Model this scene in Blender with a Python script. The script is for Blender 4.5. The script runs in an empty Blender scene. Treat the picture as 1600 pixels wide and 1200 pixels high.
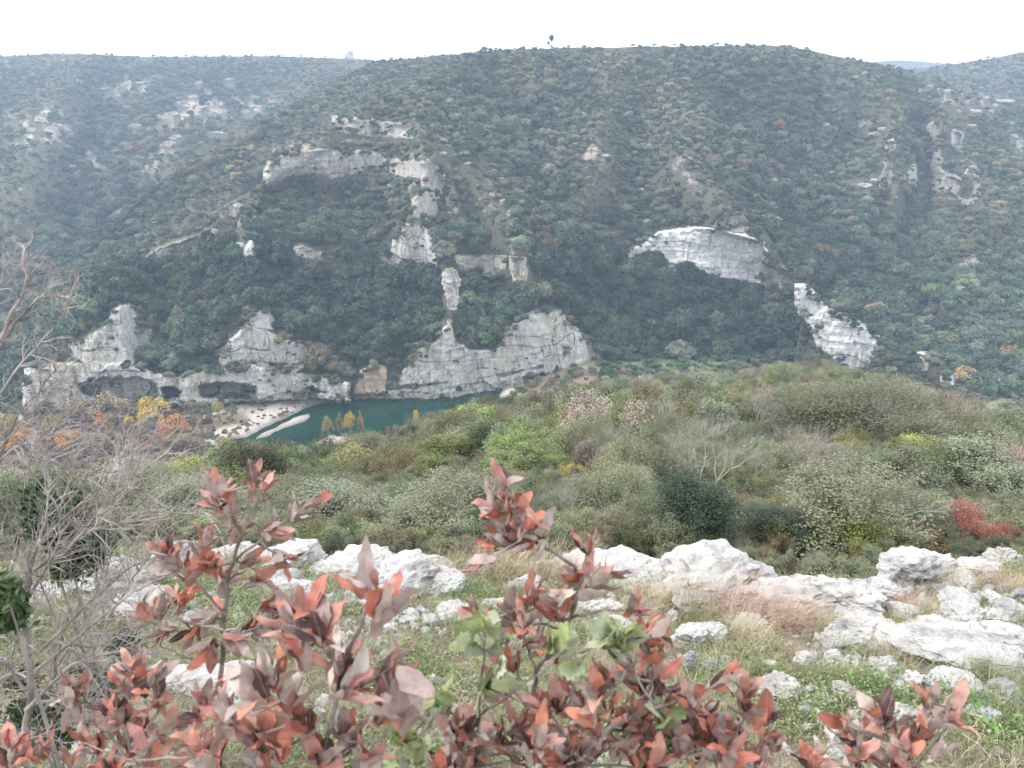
import bpy, math, random
import numpy as np
from math import radians, sin, cos, tan, atan, pi

random.seed(7); rng = np.random.default_rng(7)
scene = bpy.context.scene
COL = scene.collection

# ------------------------------------------------------------------ camera
FPX = 1209.0                      # focal length in pixels of a 1600 px wide picture
PIT = radians(23.07)              # looking down into the gorge
cd = bpy.data.cameras.new('camera'); cam = bpy.data.objects.new('camera', cd); COL.objects.link(cam)
cam.location = (0, 0, 0); cam.rotation_euler = (pi/2 - PIT, 0, 0)
cd.sensor_width = 36.0; cd.lens = 36.0*FPX/1600.0; cd.clip_start = 0.05; cd.clip_end = 8000
cd.dof.use_dof = True; cd.dof.focus_distance = 7.0; cd.dof.aperture_fstop = 10.0
scene.camera = cam

# ------------------------------------------------------------------ world: overcast sky
SUN_EL, SUN_AZ = radians(48), radians(-80)
w = bpy.data.worlds.new('World'); scene.world = w; w.use_nodes = True
wn, wl = w.node_tree.nodes, w.node_tree.links
wn.clear()
sky = wn.new('ShaderNodeTexSky'); sky.sky_type = 'NISHITA'; sky.sun_disc = False
sky.sun_elevation = SUN_EL; sky.sun_rotation = SUN_AZ; sky.dust_density = 4.0
mx = wn.new('ShaderNodeMix'); mx.data_type = 'RGBA'; mx.inputs[0].default_value = 0.93
mx.inputs[7].default_value = (10.2, 10.6, 11.3, 1)          # the even cloud cover
bg = wn.new('ShaderNodeBackground'); bg.inputs[1].default_value = 0.10
wo = wn.new('ShaderNodeOutputWorld')
wl.new(sky.outputs[0], mx.inputs[6]); wl.new(mx.outputs[2], bg.inputs[0]); wl.new(bg.outputs[0], wo.inputs[0])
sd = bpy.data.lights.new('sun', 'SUN'); sun = bpy.data.objects.new('sun', sd); COL.objects.link(sun)
sd.energy = 1.5; sd.angle = radians(25); sd.color = (1.0, 0.97, 0.93)
sun.rotation_euler = (pi/2 - SUN_EL, 0, -SUN_AZ + pi)

# ------------------------------------------------------------------ exposure and render settings
scene.view_settings.view_transform = 'Standard'; scene.view_settings.look = 'None'
scene.view_settings.exposure = 1.18; scene.view_settings.gamma = 1.0
try: scene.view_settings.use_curve_mapping = False
except Exception: pass
scene.render.engine = 'CYCLES'
cy = scene.cycles
cy.use_denoising = True; cy.max_bounces = 4; cy.diffuse_bounces = 2; cy.glossy_bounces = 2
cy.transmission_bounces = 2; cy.transparent_max_bounces = 4; cy.volume_bounces = 0
cy.caustics_reflective = False; cy.caustics_refractive = False; cy.sample_clamp_indirect = 4

# ------------------------------------------------------------------ picture <-> place
SP, CP = sin(PIT), cos(PIT)
def ae(u, v):
    """slopes of the sight line through pixel (u, v): X/Y and Z/Y"""
    x = (np.asarray(u, float)-800)/FPX; y = (600-np.asarray(v, float))/FPX
    d = CP + y*SP
    return x/d, (-SP + y*CP)/d
def e_of_v(v): return ae(800, v)[1]
def v_of_e(e):
    e = np.asarray(e, float); y = (e*CP + SP)/(CP - e*SP); return 600 - y*FPX
def uv_of(a, e):
    y = (np.asarray(e, float)*CP + SP)/(CP - np.asarray(e, float)*SP)
    return 800 + np.asarray(a, float)*(CP + y*SP)*FPX, 600 - y*FPX
def depth_of(p): return p[1]*CP - p[2]*SP

# ------------------------------------------------------------------ noise
_perm = np.random.default_rng(3).permutation(256); _perm = np.concatenate([_perm, _perm, _perm])
_grad = np.random.default_rng(4).normal(size=(256, 3)); _grad /= np.linalg.norm(_grad, axis=1)[:, None]
def noise(p):
    p = np.asarray(p, float); i = np.floor(p).astype(int); f = p - i; i &= 255
    u = f*f*f*(f*(f*6-15)+10); r = 0
    for dx in (0, 1):
        for dy in (0, 1):
            for dz in (0, 1):
                h = _perm[_perm[_perm[i[..., 0]+dx]+i[..., 1]+dy]+i[..., 2]+dz]
                g = _grad[h]
                d = g[..., 0]*(f[..., 0]-dx)+g[..., 1]*(f[..., 1]-dy)+g[..., 2]*(f[..., 2]-dz)
                r = r + d*(u[..., 0] if dx else 1-u[..., 0])*(u[..., 1] if dy else 1-u[..., 1])*(u[..., 2] if dz else 1-u[..., 2])
    return r*1.6
def fbm(p, o=4, lac=2.1, gain=.5):
    p = np.asarray(p, float); r = 0; a = 1; t = 0
    for k in range(o): r = r + a*noise(p + 17.3*k); t += a; a *= gain; p = p*lac
    return r/t
def n2(x, y, s, k=0., o=3):
    x = np.asarray(x, float); return fbm(np.stack([x/s, np.asarray(y, float)/s, np.full_like(x, k+.37)], -1), o)
def sstep(a, b, x):
    t = np.clip((np.asarray(x, float)-a)/(b-a), 0, 1); return t*t*(3-2*t)

def in_poly(u, v, poly):
    u = np.asarray(u, float); v = np.asarray(v, float); r = np.zeros(u.shape, bool); n = len(poly)
    for i in range(n):
        x1, y1 = poly[i]; x2, y2 = poly[(i+1) % n]
        if y1 == y2: continue
        c = ((y1 > v) != (y2 > v)) & (u < (x2-x1)*(v-y1)/(y2-y1)+x1); r ^= c
    return r
def sdist(u, v, poly):
    """signed distance in pixels, positive inside"""
    u = np.asarray(u, float); v = np.asarray(v, float); d = np.full(u.shape, 1e9); n = len(poly)
    for i in range(n):
        x1, y1 = poly[i]; x2, y2 = poly[(i+1) % n]; dx, dy = x2-x1, y2-y1; L = dx*dx+dy*dy+1e-9
        t = np.clip(((u-x1)*dx+(v-y1)*dy)/L, 0, 1); d = np.minimum(d, np.hypot(u-x1-t*dx, v-y1-t*dy))
    return np.where(in_poly(u, v, poly), d, -d)

# ------------------------------------------------------------------ meshes and objects
def make_mesh(name, V, faces, mats=(), mi=None, smooth=False, var=None, attrs=None):
    """faces: list of (m,k) int arrays"""
    me = bpy.data.meshes.new(name); V = np.asarray(V, np.float32)
    faces = [np.asarray(f, np.int32) for f in faces if len(f)]
    me.vertices.add(len(V)); me.vertices.foreach_set('co', V.ravel())
    nl = sum(f.size for f in faces); nf = sum(len(f) for f in faces)
    me.loops.add(nl); me.polygons.add(nf)
    me.loops.foreach_set('vertex_index', np.concatenate([f.ravel() for f in faces]))
    tot = np.concatenate([np.full(len(f), f.shape[1], np.int32) for f in faces])
    me.polygons.foreach_set('loop_start', np.concatenate([[0], np.cumsum(tot)[:-1]]).astype(np.int32))
    try: me.polygons.foreach_set('loop_total', tot)
    except Exception: pass
    if mi is not None: me.polygons.foreach_set('material_index', np.asarray(mi, np.int32))
    me.polygons.foreach_set('use_smooth', np.full(nf, smooth, bool))
    for m in mats: me.materials.append(m)
    if var is not None:
        at = me.attributes.new('var', 'FLOAT', 'POINT'); at.data.foreach_set('value', np.asarray(var, np.float32))
    for k, val in (attrs or {}).items():
        at = me.attributes.new(k, 'FLOAT', 'POINT'); at.data.foreach_set('value', np.asarray(val, np.float32).ravel())
    me.update(calc_edges=True)
    return me
def obj(name, me, parent=None, loc=None, rot=None, scl=None, tint=None):
    o = bpy.data.objects.new(name, me); COL.objects.link(o)
    if parent is not None: o.parent = parent
    if loc is not None: o.location = loc
    if rot is not None: o.rotation_euler = rot
    if scl is not None: o.scale = scl
    if tint is not None: o['tint'] = [float(c) for c in tint]
    return o
def tag(o, label=None, cat=None, group=None, kind=None):
    if label: o['label'] = label
    if cat: o['category'] = cat
    if group: o['group'] = group
    if kind: o['kind'] = kind
    return o
def empty(name, loc, rot=None, scl=None):
    o = obj(name, None, None, loc, rot, scl); o.empty_display_size = .2; return o
def grid_faces(nr, nc):
    i = np.arange(nr-1)[:, None]*nc + np.arange(nc-1)[None]
    return np.stack([i, i+1, i+nc+1, i+nc], -1).reshape(-1, 4)

class Bag:
    """collects geometry for ONE mesh"""
    def __init__(s): s.V = []; s.F = {3: [], 4: []}; s.M = {3: [], 4: []}; s.var = []; s.n = 0
    def add(s, V, F, m=0, var=.5):
        V = np.asarray(V, float).reshape(-1, 3); F = np.asarray(F, int)
        s.V.append(V); s.F[F.shape[1]].append(F + s.n); s.M[F.shape[1]].append(np.full(len(F), m) if np.isscalar(m) else m)
        s.var.append(np.full(len(V), var) if np.isscalar(var) else var); s.n += len(V)
    def mesh(s, name, mats, smooth=False):
        fs = []; ms = []
        for k in (3, 4):
            if s.F[k]: fs.append(np.concatenate(s.F[k])); ms.append(np.concatenate(s.M[k]))
        return make_mesh(name, np.concatenate(s.V), fs, mats, np.concatenate(ms), smooth, np.concatenate(s.var))
def unit(v): v = np.asarray(v, float); return v/(np.linalg.norm(v, axis=-1, keepdims=True)+1e-12)
def rand_dir(n, r=rng): return unit(r.normal(size=(n, 3)))
def prisms(bag, P0, P1, R0, R1, sides=3, m=0, var=.5):
    """straight thin tapered rods, one per row"""
    P0 = np.asarray(P0, float); P1 = np.asarray(P1, float); n = len(P0)
    if n == 0: return
    d = unit(P1-P0); h = np.where(np.abs(d[:, 2:3]) > .9, [[1., 0, 0]], [[0, 0, 1.]])
    a = unit(np.cross(d, h)); b = np.cross(d, a)
    R0 = np.broadcast_to(R0, n)[:, None]; R1 = np.broadcast_to(R1, n)[:, None]; Vs = []
    for P, R in ((P0, R0), (P1, R1)):
        for k in range(sides):
            t = 2*pi*k/sides; Vs.append(P + R*(a*cos(t)+b*sin(t)))
    V = np.stack(Vs, 1).reshape(-1, 3)
    base = (np.arange(n)*2*sides)[:, None, None]
    f = np.array([[k, (k+1) % sides, sides+(k+1) % sides, sides+k] for k in range(sides)])[None]
    vv = np.repeat(np.broadcast_to(var, n), 2*sides)
    bag.add(V, (base+f).reshape(-1, 4), m, vv)
def tube(bag, pts, radii, sides=6, m=0, var=.5):
    pts = np.asarray(pts, float); n = len(pts); d = unit(np.gradient(pts, axis=0))
    h = np.array([1., 0, 0]) if abs(d[0, 2]) > .8 else np.array([0, 0, 1.])
    a = unit(np.cross(d, h)); b = np.cross(d, a); t = np.arange(sides)*2*pi/sides
    V = pts[:, None] + np.asarray(radii, float)[:, None, None]*(a[:, None]*np.cos(t)[None, :, None]+b[:, None]*np.sin(t)[None, :, None])
    i = np.arange(n-1)[:, None]*sides; k = np.arange(sides)[None]; k2 = (k+1) % sides
    f = np.stack([i+k, i+k2, i+sides+k2, i+sides+k], -1).reshape(-1, 4)
    bag.add(V.reshape(-1, 3), f, m, var)
def quads(bag, C, N, L, W, m=0, var=.5, r=rng):
    """leaf-sized rhombic faces"""
    n = len(C); t = unit(np.cross(N, rand_dir(n, r))); b = np.cross(N, t)
    L = np.broadcast_to(L, n)[:, None]; W = np.broadcast_to(W, n)[:, None]
    V = np.stack([C-t*L*.5, C+b*W*.5+N*W*.12, C+t*L*.5, C-b*W*.5+N*W*.12], 1).reshape(-1, 3)
    bag.add(V, np.arange(4*n).reshape(-1, 4), m, np.repeat(np.broadcast_to(var, n), 4))

# ------------------------------------------------------------------ materials
def mat(name):
    m = bpy.data.materials.new(name); m.use_nodes = True; nt = m.node_tree; nt.nodes.clear()
    out = nt.nodes.new('ShaderNodeOutputMaterial'); b = nt.nodes.new('ShaderNodeBsdfPrincipled')
    nt.links.new(b.outputs[0], out.inputs[0]); b.inputs['Roughness'].default_value = .85
    b.inputs['Specular IOR Level'].default_value = .15
    return m, nt, b, out
def nd(nt, t, **kw):
    n = nt.nodes.new(t)
    for k, v in kw.items(): setattr(n, k, v)
    return n
def _set(nt, sock, v):
    if hasattr(v, 'is_linked') or isinstance(v, bpy.types.NodeSocket): nt.links.new(v, sock)
    elif isinstance(v, (tuple, list)) and len(v) == 3 and sock.type == 'RGBA': sock.default_value = (*v, 1)
    else: sock.default_value = v
def mixc(nt, f, a, b, mode='MIX'):
    n = nd(nt, 'ShaderNodeMix', data_type='RGBA', blend_type=mode)
    _set(nt, n.inputs[0], f); _set(nt, n.inputs[6], a); _set(nt, n.inputs[7], b); return n.outputs[2]
def mth(nt, op, a, b=0., c=None, clamp=False):
    n = nd(nt, 'ShaderNodeMath', operation=op, use_clamp=clamp); _set(nt, n.inputs[0], a); _set(nt, n.inputs[1], b)
    if c is not None: _set(nt, n.inputs[2], c)
    return n.outputs[0]
def rng_(nt, v, a, b, c=0., d=1.):
    n = nd(nt, 'ShaderNodeMapRange'); n.interpolation_type = 'SMOOTHSTEP'
    _set(nt, n.inputs[0], v)
    for i, x in enumerate((a, b, c, d)): n.inputs[i+1].default_value = x
    return n.outputs[0]
def tex(nt, kind='NOISE', scale=1., vec=None, detail=4., rough=.55, sc3=None, feature=None):
    if vec is None: vec = nd(nt, 'ShaderNodeNewGeometry').outputs['Position']
    if sc3 is not None:
        mp = nd(nt, 'ShaderNodeMapping'); mp.inputs['Scale'].default_value = sc3; nt.links.new(vec, mp.inputs[0]); vec = mp.outputs[0]
    if kind == 'NOISE':
        n = nd(nt, 'ShaderNodeTexNoise'); n.inputs['Detail'].default_value = detail; n.inputs['Roughness'].default_value = rough
    else:
        n = nd(nt, 'ShaderNodeTexVoronoi', feature=feature or 'F1')
    n.inputs['Scale'].default_value = scale; nt.links.new(vec, n.inputs['Vector'])
    return n.outputs[0]
def attr(nt, name, kind='GEOMETRY'):
    n = nd(nt, 'ShaderNodeAttribute', attribute_name=name, attribute_type=kind); return n
def bump(nt, b, h, strength=.5, dist=.1):
    n = nd(nt, 'ShaderNodeBump'); n.inputs['Strength'].default_value = strength; n.inputs['Distance'].default_value = dist
    nt.links.new(h, n.inputs['Height']); nt.links.new(n.outputs[0], b.inputs['Normal'])

def foliage_mat(name, rough=.6, transl=.0):
    m, nt, b, out = mat(name)
    t = attr(nt, 'tint', 'INSTANCER').outputs['Color']; v = attr(nt, 'var').outputs['Fac']
    f = mth(nt, 'MULTIPLY_ADD', v, .7, .65)
    c = mixc(nt, 1., t, f, 'MULTIPLY')
    nt.links.new(c, b.inputs['Base Color']); b.inputs['Roughness'].default_value = rough
    b.inputs['Specular IOR Level'].default_value = .25
    return m
M_LEAF = foliage_mat('foliage')
def plain_mat(name, c1, c2, scale=6., rough=.85, bmp=0.):
    m, nt, b, out = mat(name); oc = nd(nt, 'ShaderNodeTexCoord').outputs['Object']
    n = tex(nt, 'NOISE', scale, oc, 4); nt.links.new(mixc(nt, rng_(nt, n, .35, .65), c1, c2), b.inputs['Base Color'])
    b.inputs['Roughness'].default_value = rough
    if bmp: bump(nt, b, n, bmp, .02)
    return m
M_BARK = plain_mat('bark', (.10, .085, .07), (.2, .18, .155), 9)
M_TWIG = plain_mat('twig_bark', (.22, .195, .17), (.36, .335, .30), 5)
M_PALETWIG = plain_mat('pale_lichen_bark', (.25, .24, .19), (.36, .35, .29), 4)

def limestone(name, scale=1., base=(.52, .51, .50), grey=(.27, .27, .29), warm=(.46, .39, .30), dark=(.10, .10, .105),
              streak=(1, 1, .12), dark_amt=.6, warm_amt=.4, speck=0., obj_coords=False, green=None):
    m, nt, b, out = mat(name)
    vec = nd(nt, 'ShaderNodeTexCoord').outputs['Object'] if obj_coords else nd(nt, 'ShaderNodeNewGeometry').outputs['Position']
    st = tex(nt, 'NOISE', scale*.9, vec, 7, .68, streak)
    lg = tex(nt, 'NOISE', scale*.16, vec, 4, .6)
    fine = tex(nt, 'NOISE', scale*2.6, vec, 8, .7)
    strat = tex(nt, 'NOISE', scale*.5, vec, 5, .7, (.35, .35, 1.1))
    c = mixc(nt, rng_(nt, st, .46, .66), base, grey)
    c = mixc(nt, mth(nt, 'MULTIPLY', rng_(nt, lg, .48, .68), warm_amt), c, warm)
    c = mixc(nt, mth(nt, 'MULTIPLY', rng_(nt, st, .60, .72), dark_amt), c, dark)
    c = mixc(nt, mth(nt, 'MULTIPLY', rng_(nt, strat, .58, .70), .4), c, (.20, .185, .165))
    c = mixc(nt, mth(nt, 'MULTIPLY', rng_(nt, fine, .55, .75), .5), c, grey)
    if speck:
        vo = tex(nt, 'NOISE', scale*9, vec, 3, .6); c = mixc(nt, mth(nt, 'MULTIPLY', rng_(nt, vo, .60, .70), speck), c, dark)
    if green is not None:
        nz = nd(nt, 'ShaderNodeSeparateXYZ'); g = nd(nt, 'ShaderNodeNewGeometry'); nt.links.new(g.outputs['Normal'], nz.inputs[0])
        up = mth(nt, 'MULTIPLY', rng_(nt, nz.outputs[2], .35, .75), rng_(nt, lg, .4, .6)); c = mixc(nt, up, c, green)
    nt.links.new(c, b.inputs['Base Color']); b.inputs['Roughness'].default_value = .92
    h = mth(nt, 'ADD', fine, mth(nt, 'MULTIPLY', strat, 1.2)); bump(nt, b, h, .55, .35/scale)
    return m
M_CLIFF = limestone('cliff_limestone', .55, base=(.50, .475, .435), grey=(.29, .28, .275), green=(.13, .13, .06), dark_amt=.5)
M_CLIFFW = limestone('pale_cliff_limestone', .55, base=(.58, .565, .55), grey=(.36, .355, .365), dark_amt=.35, warm_amt=.3)
M_CLIFFT = limestone('tan_cliff_limestone', .55, base=(.42, .385, .335), grey=(.26, .245, .235), green=(.12, .12, .06), dark_amt=.5)
M_CLIFFR = limestone('ochre_cliff_limestone', .55, base=(.50, .38, .27), grey=(.34, .29, .25))
M_ROCK = limestone('boulder_limestone', 6., base=(.44, .43, .415), grey=(.25, .245, .245), warm=(.50, .41, .34), streak=(1, 1, .6), dark_amt=.45,
                   warm_amt=.3, speck=.75, obj_coords=False)
M_OUT = limestone('outcrop_limestone', .8, base=(.40, .375, .345), grey=(.24, .225, .22), warm=(.36, .28, .21))

def hill_mat(name, c_scrub, c_soil, c_grass):
    m, nt, b, out = mat(name)
    n1 = tex(nt, 'NOISE', .06, None, 6, .6); n2_ = tex(nt, 'NOISE', .5, None, 6, .65)
    ba = attr(nt, 'bare').outputs['Fac']
    c = mixc(nt, rng_(nt, n2_, .4, .62), c_scrub, c_grass)
    f = mth(nt, 'ADD', ba, mth(nt, 'MULTIPLY', mth(nt, 'SUBTRACT', n2_, .5), 1.2))
    c = mixc(nt, rng_(nt, f, .25, .6), c, mixc(nt, rng_(nt, n1, .4, .6), c_soil, (.36, .31, .26)))
    nt.links.new(c, b.inputs['Base Color']); bump(nt, b, n2_, .6, .8); b.inputs['Roughness'].default_value = .95
    return m
M_HILL = hill_mat('scrub_hillside', (.058, .066, .042), (.23, .17, .13), (.115, .098, .07))

# ------------------------------------------------------------------ far relief: vertical profiles per sight-line column
CLIFFS = []      # filled below: dict(poly, layer, ...)
OUTCROPS = []
BARE = [(70,205,50,35,.9),(200,135,55,12,.7),(290,175,65,26,.75),(400,165,40,14,.7),(245,235,30,16,.6),(110,265,60,22,.45),
        (25,180,40,20,.5),(330,158,28,14,.7),(60,300,60,12,.4),(95,230,30,20,.6),(150,260,40,15,.5),(40,100,40,8,.4),(120,190,30,14,.4),
        (240,258,22,18,.7),(380,160,45,12,.6),(670,285,34,55,.8),(705,300,24,50,.6),(620,235,50,14,.55),(925,240,18,14,.95),(935,248,20,8,.9),
        (1070,262,20,30,.7),(1085,285,15,20,.7),(1340,190,60,12,.5),(1500,158,60,22,.55),(1560,200,40,30,.45),(330,330,40,26,.5),(380,345,25,30,.5),
        (1522,410,14,9,1.),(1393,485,16,7,.7),(455,228,55,14,.65),(1155,345,24,16,.8),(1220,430,22,12,.9),(140,492,60,18,.45),(600,200,55,16,.5),
        (1270,275,25,8,.6),(1215,285,22,8,.6),(1330,290,40,10,.5),(1000,140,60,10,.25),(1300,120,60,18,.3),(760,300,25,50,.45),(800,380,22,40,.5),
        (520,255,110,16,.5),(600,200,70,10,.5),(665,330,40,60,.6),(280,392,60,14,.4),(1210,425,40,16,.6),(1400,270,30,30,.3),(1480,270,50,40,.35),(690,225,60,14,.4),
        (1400,370,60,12,.35),(720,400,60,12,.4),(400,500,40,12,.5),(1040,300,20,30,.4),(860,300,14,30,.4),(1420,120,40,10,.35),(1590,230,30,20,.5)]
def bare_at(u, v):
    b = np.zeros(np.shape(u))
    for (cu, cv, ru, rv, s) in BARE:
        d = ((u-cu)/ru)**2+((v-cv)/rv)**2; b = np.maximum(b, s*np.exp(-d*.7))
    return b*sstep(-.22, .30, n2(u, v*1.4, 13, 4.4, 3))

RIDGES = [([(690,85),(560,160),(440,240),(330,330),(240,375)],34),([(640,190),(700,255),(760,300),(800,370),(822,425)],34),([(1150,95),(1060,220),(1080,290),(1150,340),(1200,400),(1250,450)],44),([(1300,90),(1400,195),(1385,290)],40),
          ([(960,80),(940,200),(930,300)],40),([(1480,140),(1500,220),(1530,310)],34),([(560,95),(420,168),(298,240),(240,275)],30),([(120,85),(70,200),(20,330)],50),([(330,95),(300,170),(260,220)],40),([(1560,330),(1500,420),(1480,480)],40)]
GULLIES = [([(760,110),(830,230),(852,330),(872,420),(950,520)],48),([(1110,130),(1190,230),(1240,330),(1320,430),(1460,520)],46),([(430,300),(520,325),(560,385)],44),([(1425,190),(1432,300),(1400,400)],26),([(330,120),(255,230),(200,300),(130,365)],50),([(160,120),(130,220),(120,330)],40)]
def line_field(u, v, L):
    r = np.zeros(np.shape(u))
    for pl, wd in L:
        d = np.full(np.shape(u), 1e9)
        for (x1, y1), (x2, y2) in zip(pl[:-1], pl[1:]):
            dx, dy = x2-x1, y2-y1; t = np.clip(((u-x1)*dx+(v-y1)*dy)/(dx*dx+dy*dy), 0, 1); d = np.minimum(d, np.hypot(u-x1-t*dx, v-y1-t*dy))
        r = np.maximum(r, np.exp(-(d/wd)**2*1.4))
    return r
class Layer:
    def __init__(s, name, top, base, ytop, polys, a0, a1, nc, nr, treeh, sbase=.5, back=((8, -1.), (40, -12.), (160, -50.))):
        top = np.array(top, float); ta, te = ae(top[:, 0], top[:, 1])
        ba, be = ae([p[0] for p in base], [p[1] for p in base]); bY = np.array([p[2] for p in base], float)
        ytu = np.array(ytop, float); ya = np.interp(ytu[:, 0], top[:, 0], ta)
        s.a = np.linspace(a0, a1, nc); s.yt = np.interp(s.a, ya, ytu[:, 1])
        s.eb = np.interp(s.a, ba, be); s.Yb = np.interp(s.a, ba, bY)
        et = np.interp(s.a, ta, te) - treeh/s.yt
        s.et = np.maximum(et, s.eb + .004); s.nr = nr; s.nc = nc
        t = np.linspace(0, 1, nr); E = s.eb[:, None] + (s.et-s.eb)[:, None]*t
        A = np.repeat(s.a[:, None], nr, 1); U, V = uv_of(A, E); s.E, s.A, s.U, s.V = E, A, U, V
        cl = np.zeros(U.shape)
        for p in polys: cl = np.maximum(cl, sstep(-3, 3, sdist(U, V, p)))
        k = np.array([1, 2, 3, 2, 1.])/9; pad = np.pad(cl, ((2, 2), (0, 0)), 'edge'); cl = sum(k[i]*pad[i:i+nc] for i in range(5))
        s.cl = cl
        g = sbase*np.exp(.55*fbm(np.stack([U/150, V/110, np.full(U.shape, 2.2+len(name))], -1), 3))
        def integ(mult):
            Y = np.empty(U.shape); Y[:, 0] = s.Yb
            for j in range(1, nr):
                sl = g[:, j]*mult*(1-cl[:, j]) + 6.*cl[:, j]
                Y[:, j] = Y[:, j-1] + np.maximum(Y[:, j-1]*(E[:, j]-E[:, j-1])/np.maximum(sl-E[:, j], .05), 0)
            return Y
        lo = np.full(nc, .08); hi = np.full(nc, 8.)
        for _ in range(22):
            mid = np.sqrt(lo*hi); Y = integ(mid); far = Y[:, -1] > s.yt
            lo = np.where(far, mid, lo); hi = np.where(far, hi, mid)
        Y = integ(np.sqrt(lo*hi))
        for _ in range(3):
            pd = np.pad(Y, ((1, 1), (0, 0)), 'edge'); Y = .25*pd[:-2]+.5*pd[1:-1]+.25*pd[2:]
        if len(polys) > 5 or 'hill' == name:
            wu = 14*n2(U, V, 60, 31.); rel = line_field(U+wu, V+wu, GULLIES)-line_field(U+wu, V-wu, RIDGES); fade = sstep(0, .12, t)[None]*sstep(1., .93, t)[None]
            Y = Y + (rel*.05*Y + .016*Y*n2(U, V*.8, 55, 40.+nc, 3))*fade*(1-.6*cl)
        s.Y = Y
        P = np.stack([A*Y, Y, E*Y], -1); bb = bare_at(U, V)
        rows = [P]; bl = [bb]
        for dy, dz in back:
            q = P[:, -1:].copy(); f = (q[..., 1]+dy)/q[..., 1]; q[..., 0] *= f; q[..., 1] += dy; q[..., 2] += dz; rows.append(q); bl.append(bb[:, -1:])
        W = np.concatenate(rows, 1); W[..., 2] += .7*n2(W[..., 0], W[..., 1], 14, 1.)*(np.arange(W.shape[1]) > 2)
        s.P = P
        me = make_mesh(name, W.reshape(-1, 3), [grid_faces(nc, W.shape[1])[:, ::-1]], [M_HILL], None, True, None, {'bare': np.concatenate(bl, 1)})
        s.obj = tag(obj(name, me), kind='structure')
    def Yat(s, a, e):
        a = np.asarray(a, float); e = np.asarray(e, float)
        x = np.clip((a-s.a[0])/(s.a[-1]-s.a[0])*(s.nc-1), 0, s.nc-1.001); i = x.astype(int); fx = x-i
        eb = s.eb[i]*(1-fx)+s.eb[i+1]*fx; et = s.et[i]*(1-fx)+s.et[i+1]*fx
        y = np.clip((e-eb)/(et-eb)*(s.nr-1), 0, s.nr-1.001); j = y.astype(int); fy = y-j
        Y = s.Y; return (Y[i, j]*(1-fx)+Y[i+1, j]*fx)*(1-fy)+(Y[i, j+1]*(1-fx)+Y[i+1, j+1]*fx)*fy
    def point(s, u, v, toward=0.):
        a, e = ae(u, v); Y = s.Yat(a, e)-toward; return np.array([a*Y, Y, e*Y])
    def sample(s, n):
        """random points on the surface, even by real area; keeps those whose place the camera side shows"""
        P = s.P; d1 = P[1:, :-1]-P[:-1, :-1]; d2 = P[:-1, 1:]-P[:-1, :-1]
        fl = np.abs(np.cross(d1, d2)[..., 2])
        w_ = fl.ravel()/fl.sum(); k = rng.choice(len(w_), n, p=w_); i, j = np.unravel_index(k, fl.shape)
        fx, fy = rng.random(n)[:, None], rng.random(n)[:, None]
        p = (P[i, j]*(1-fx)+P[i+1, j]*fx)*(1-fy)+(P[i, j+1]*(1-fx)+P[i+1, j+1]*fx)*fy
        u, v = uv_of(p[:, 0]/p[:, 1], p[:, 2]/p[:, 1]); return p, u, v

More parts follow.
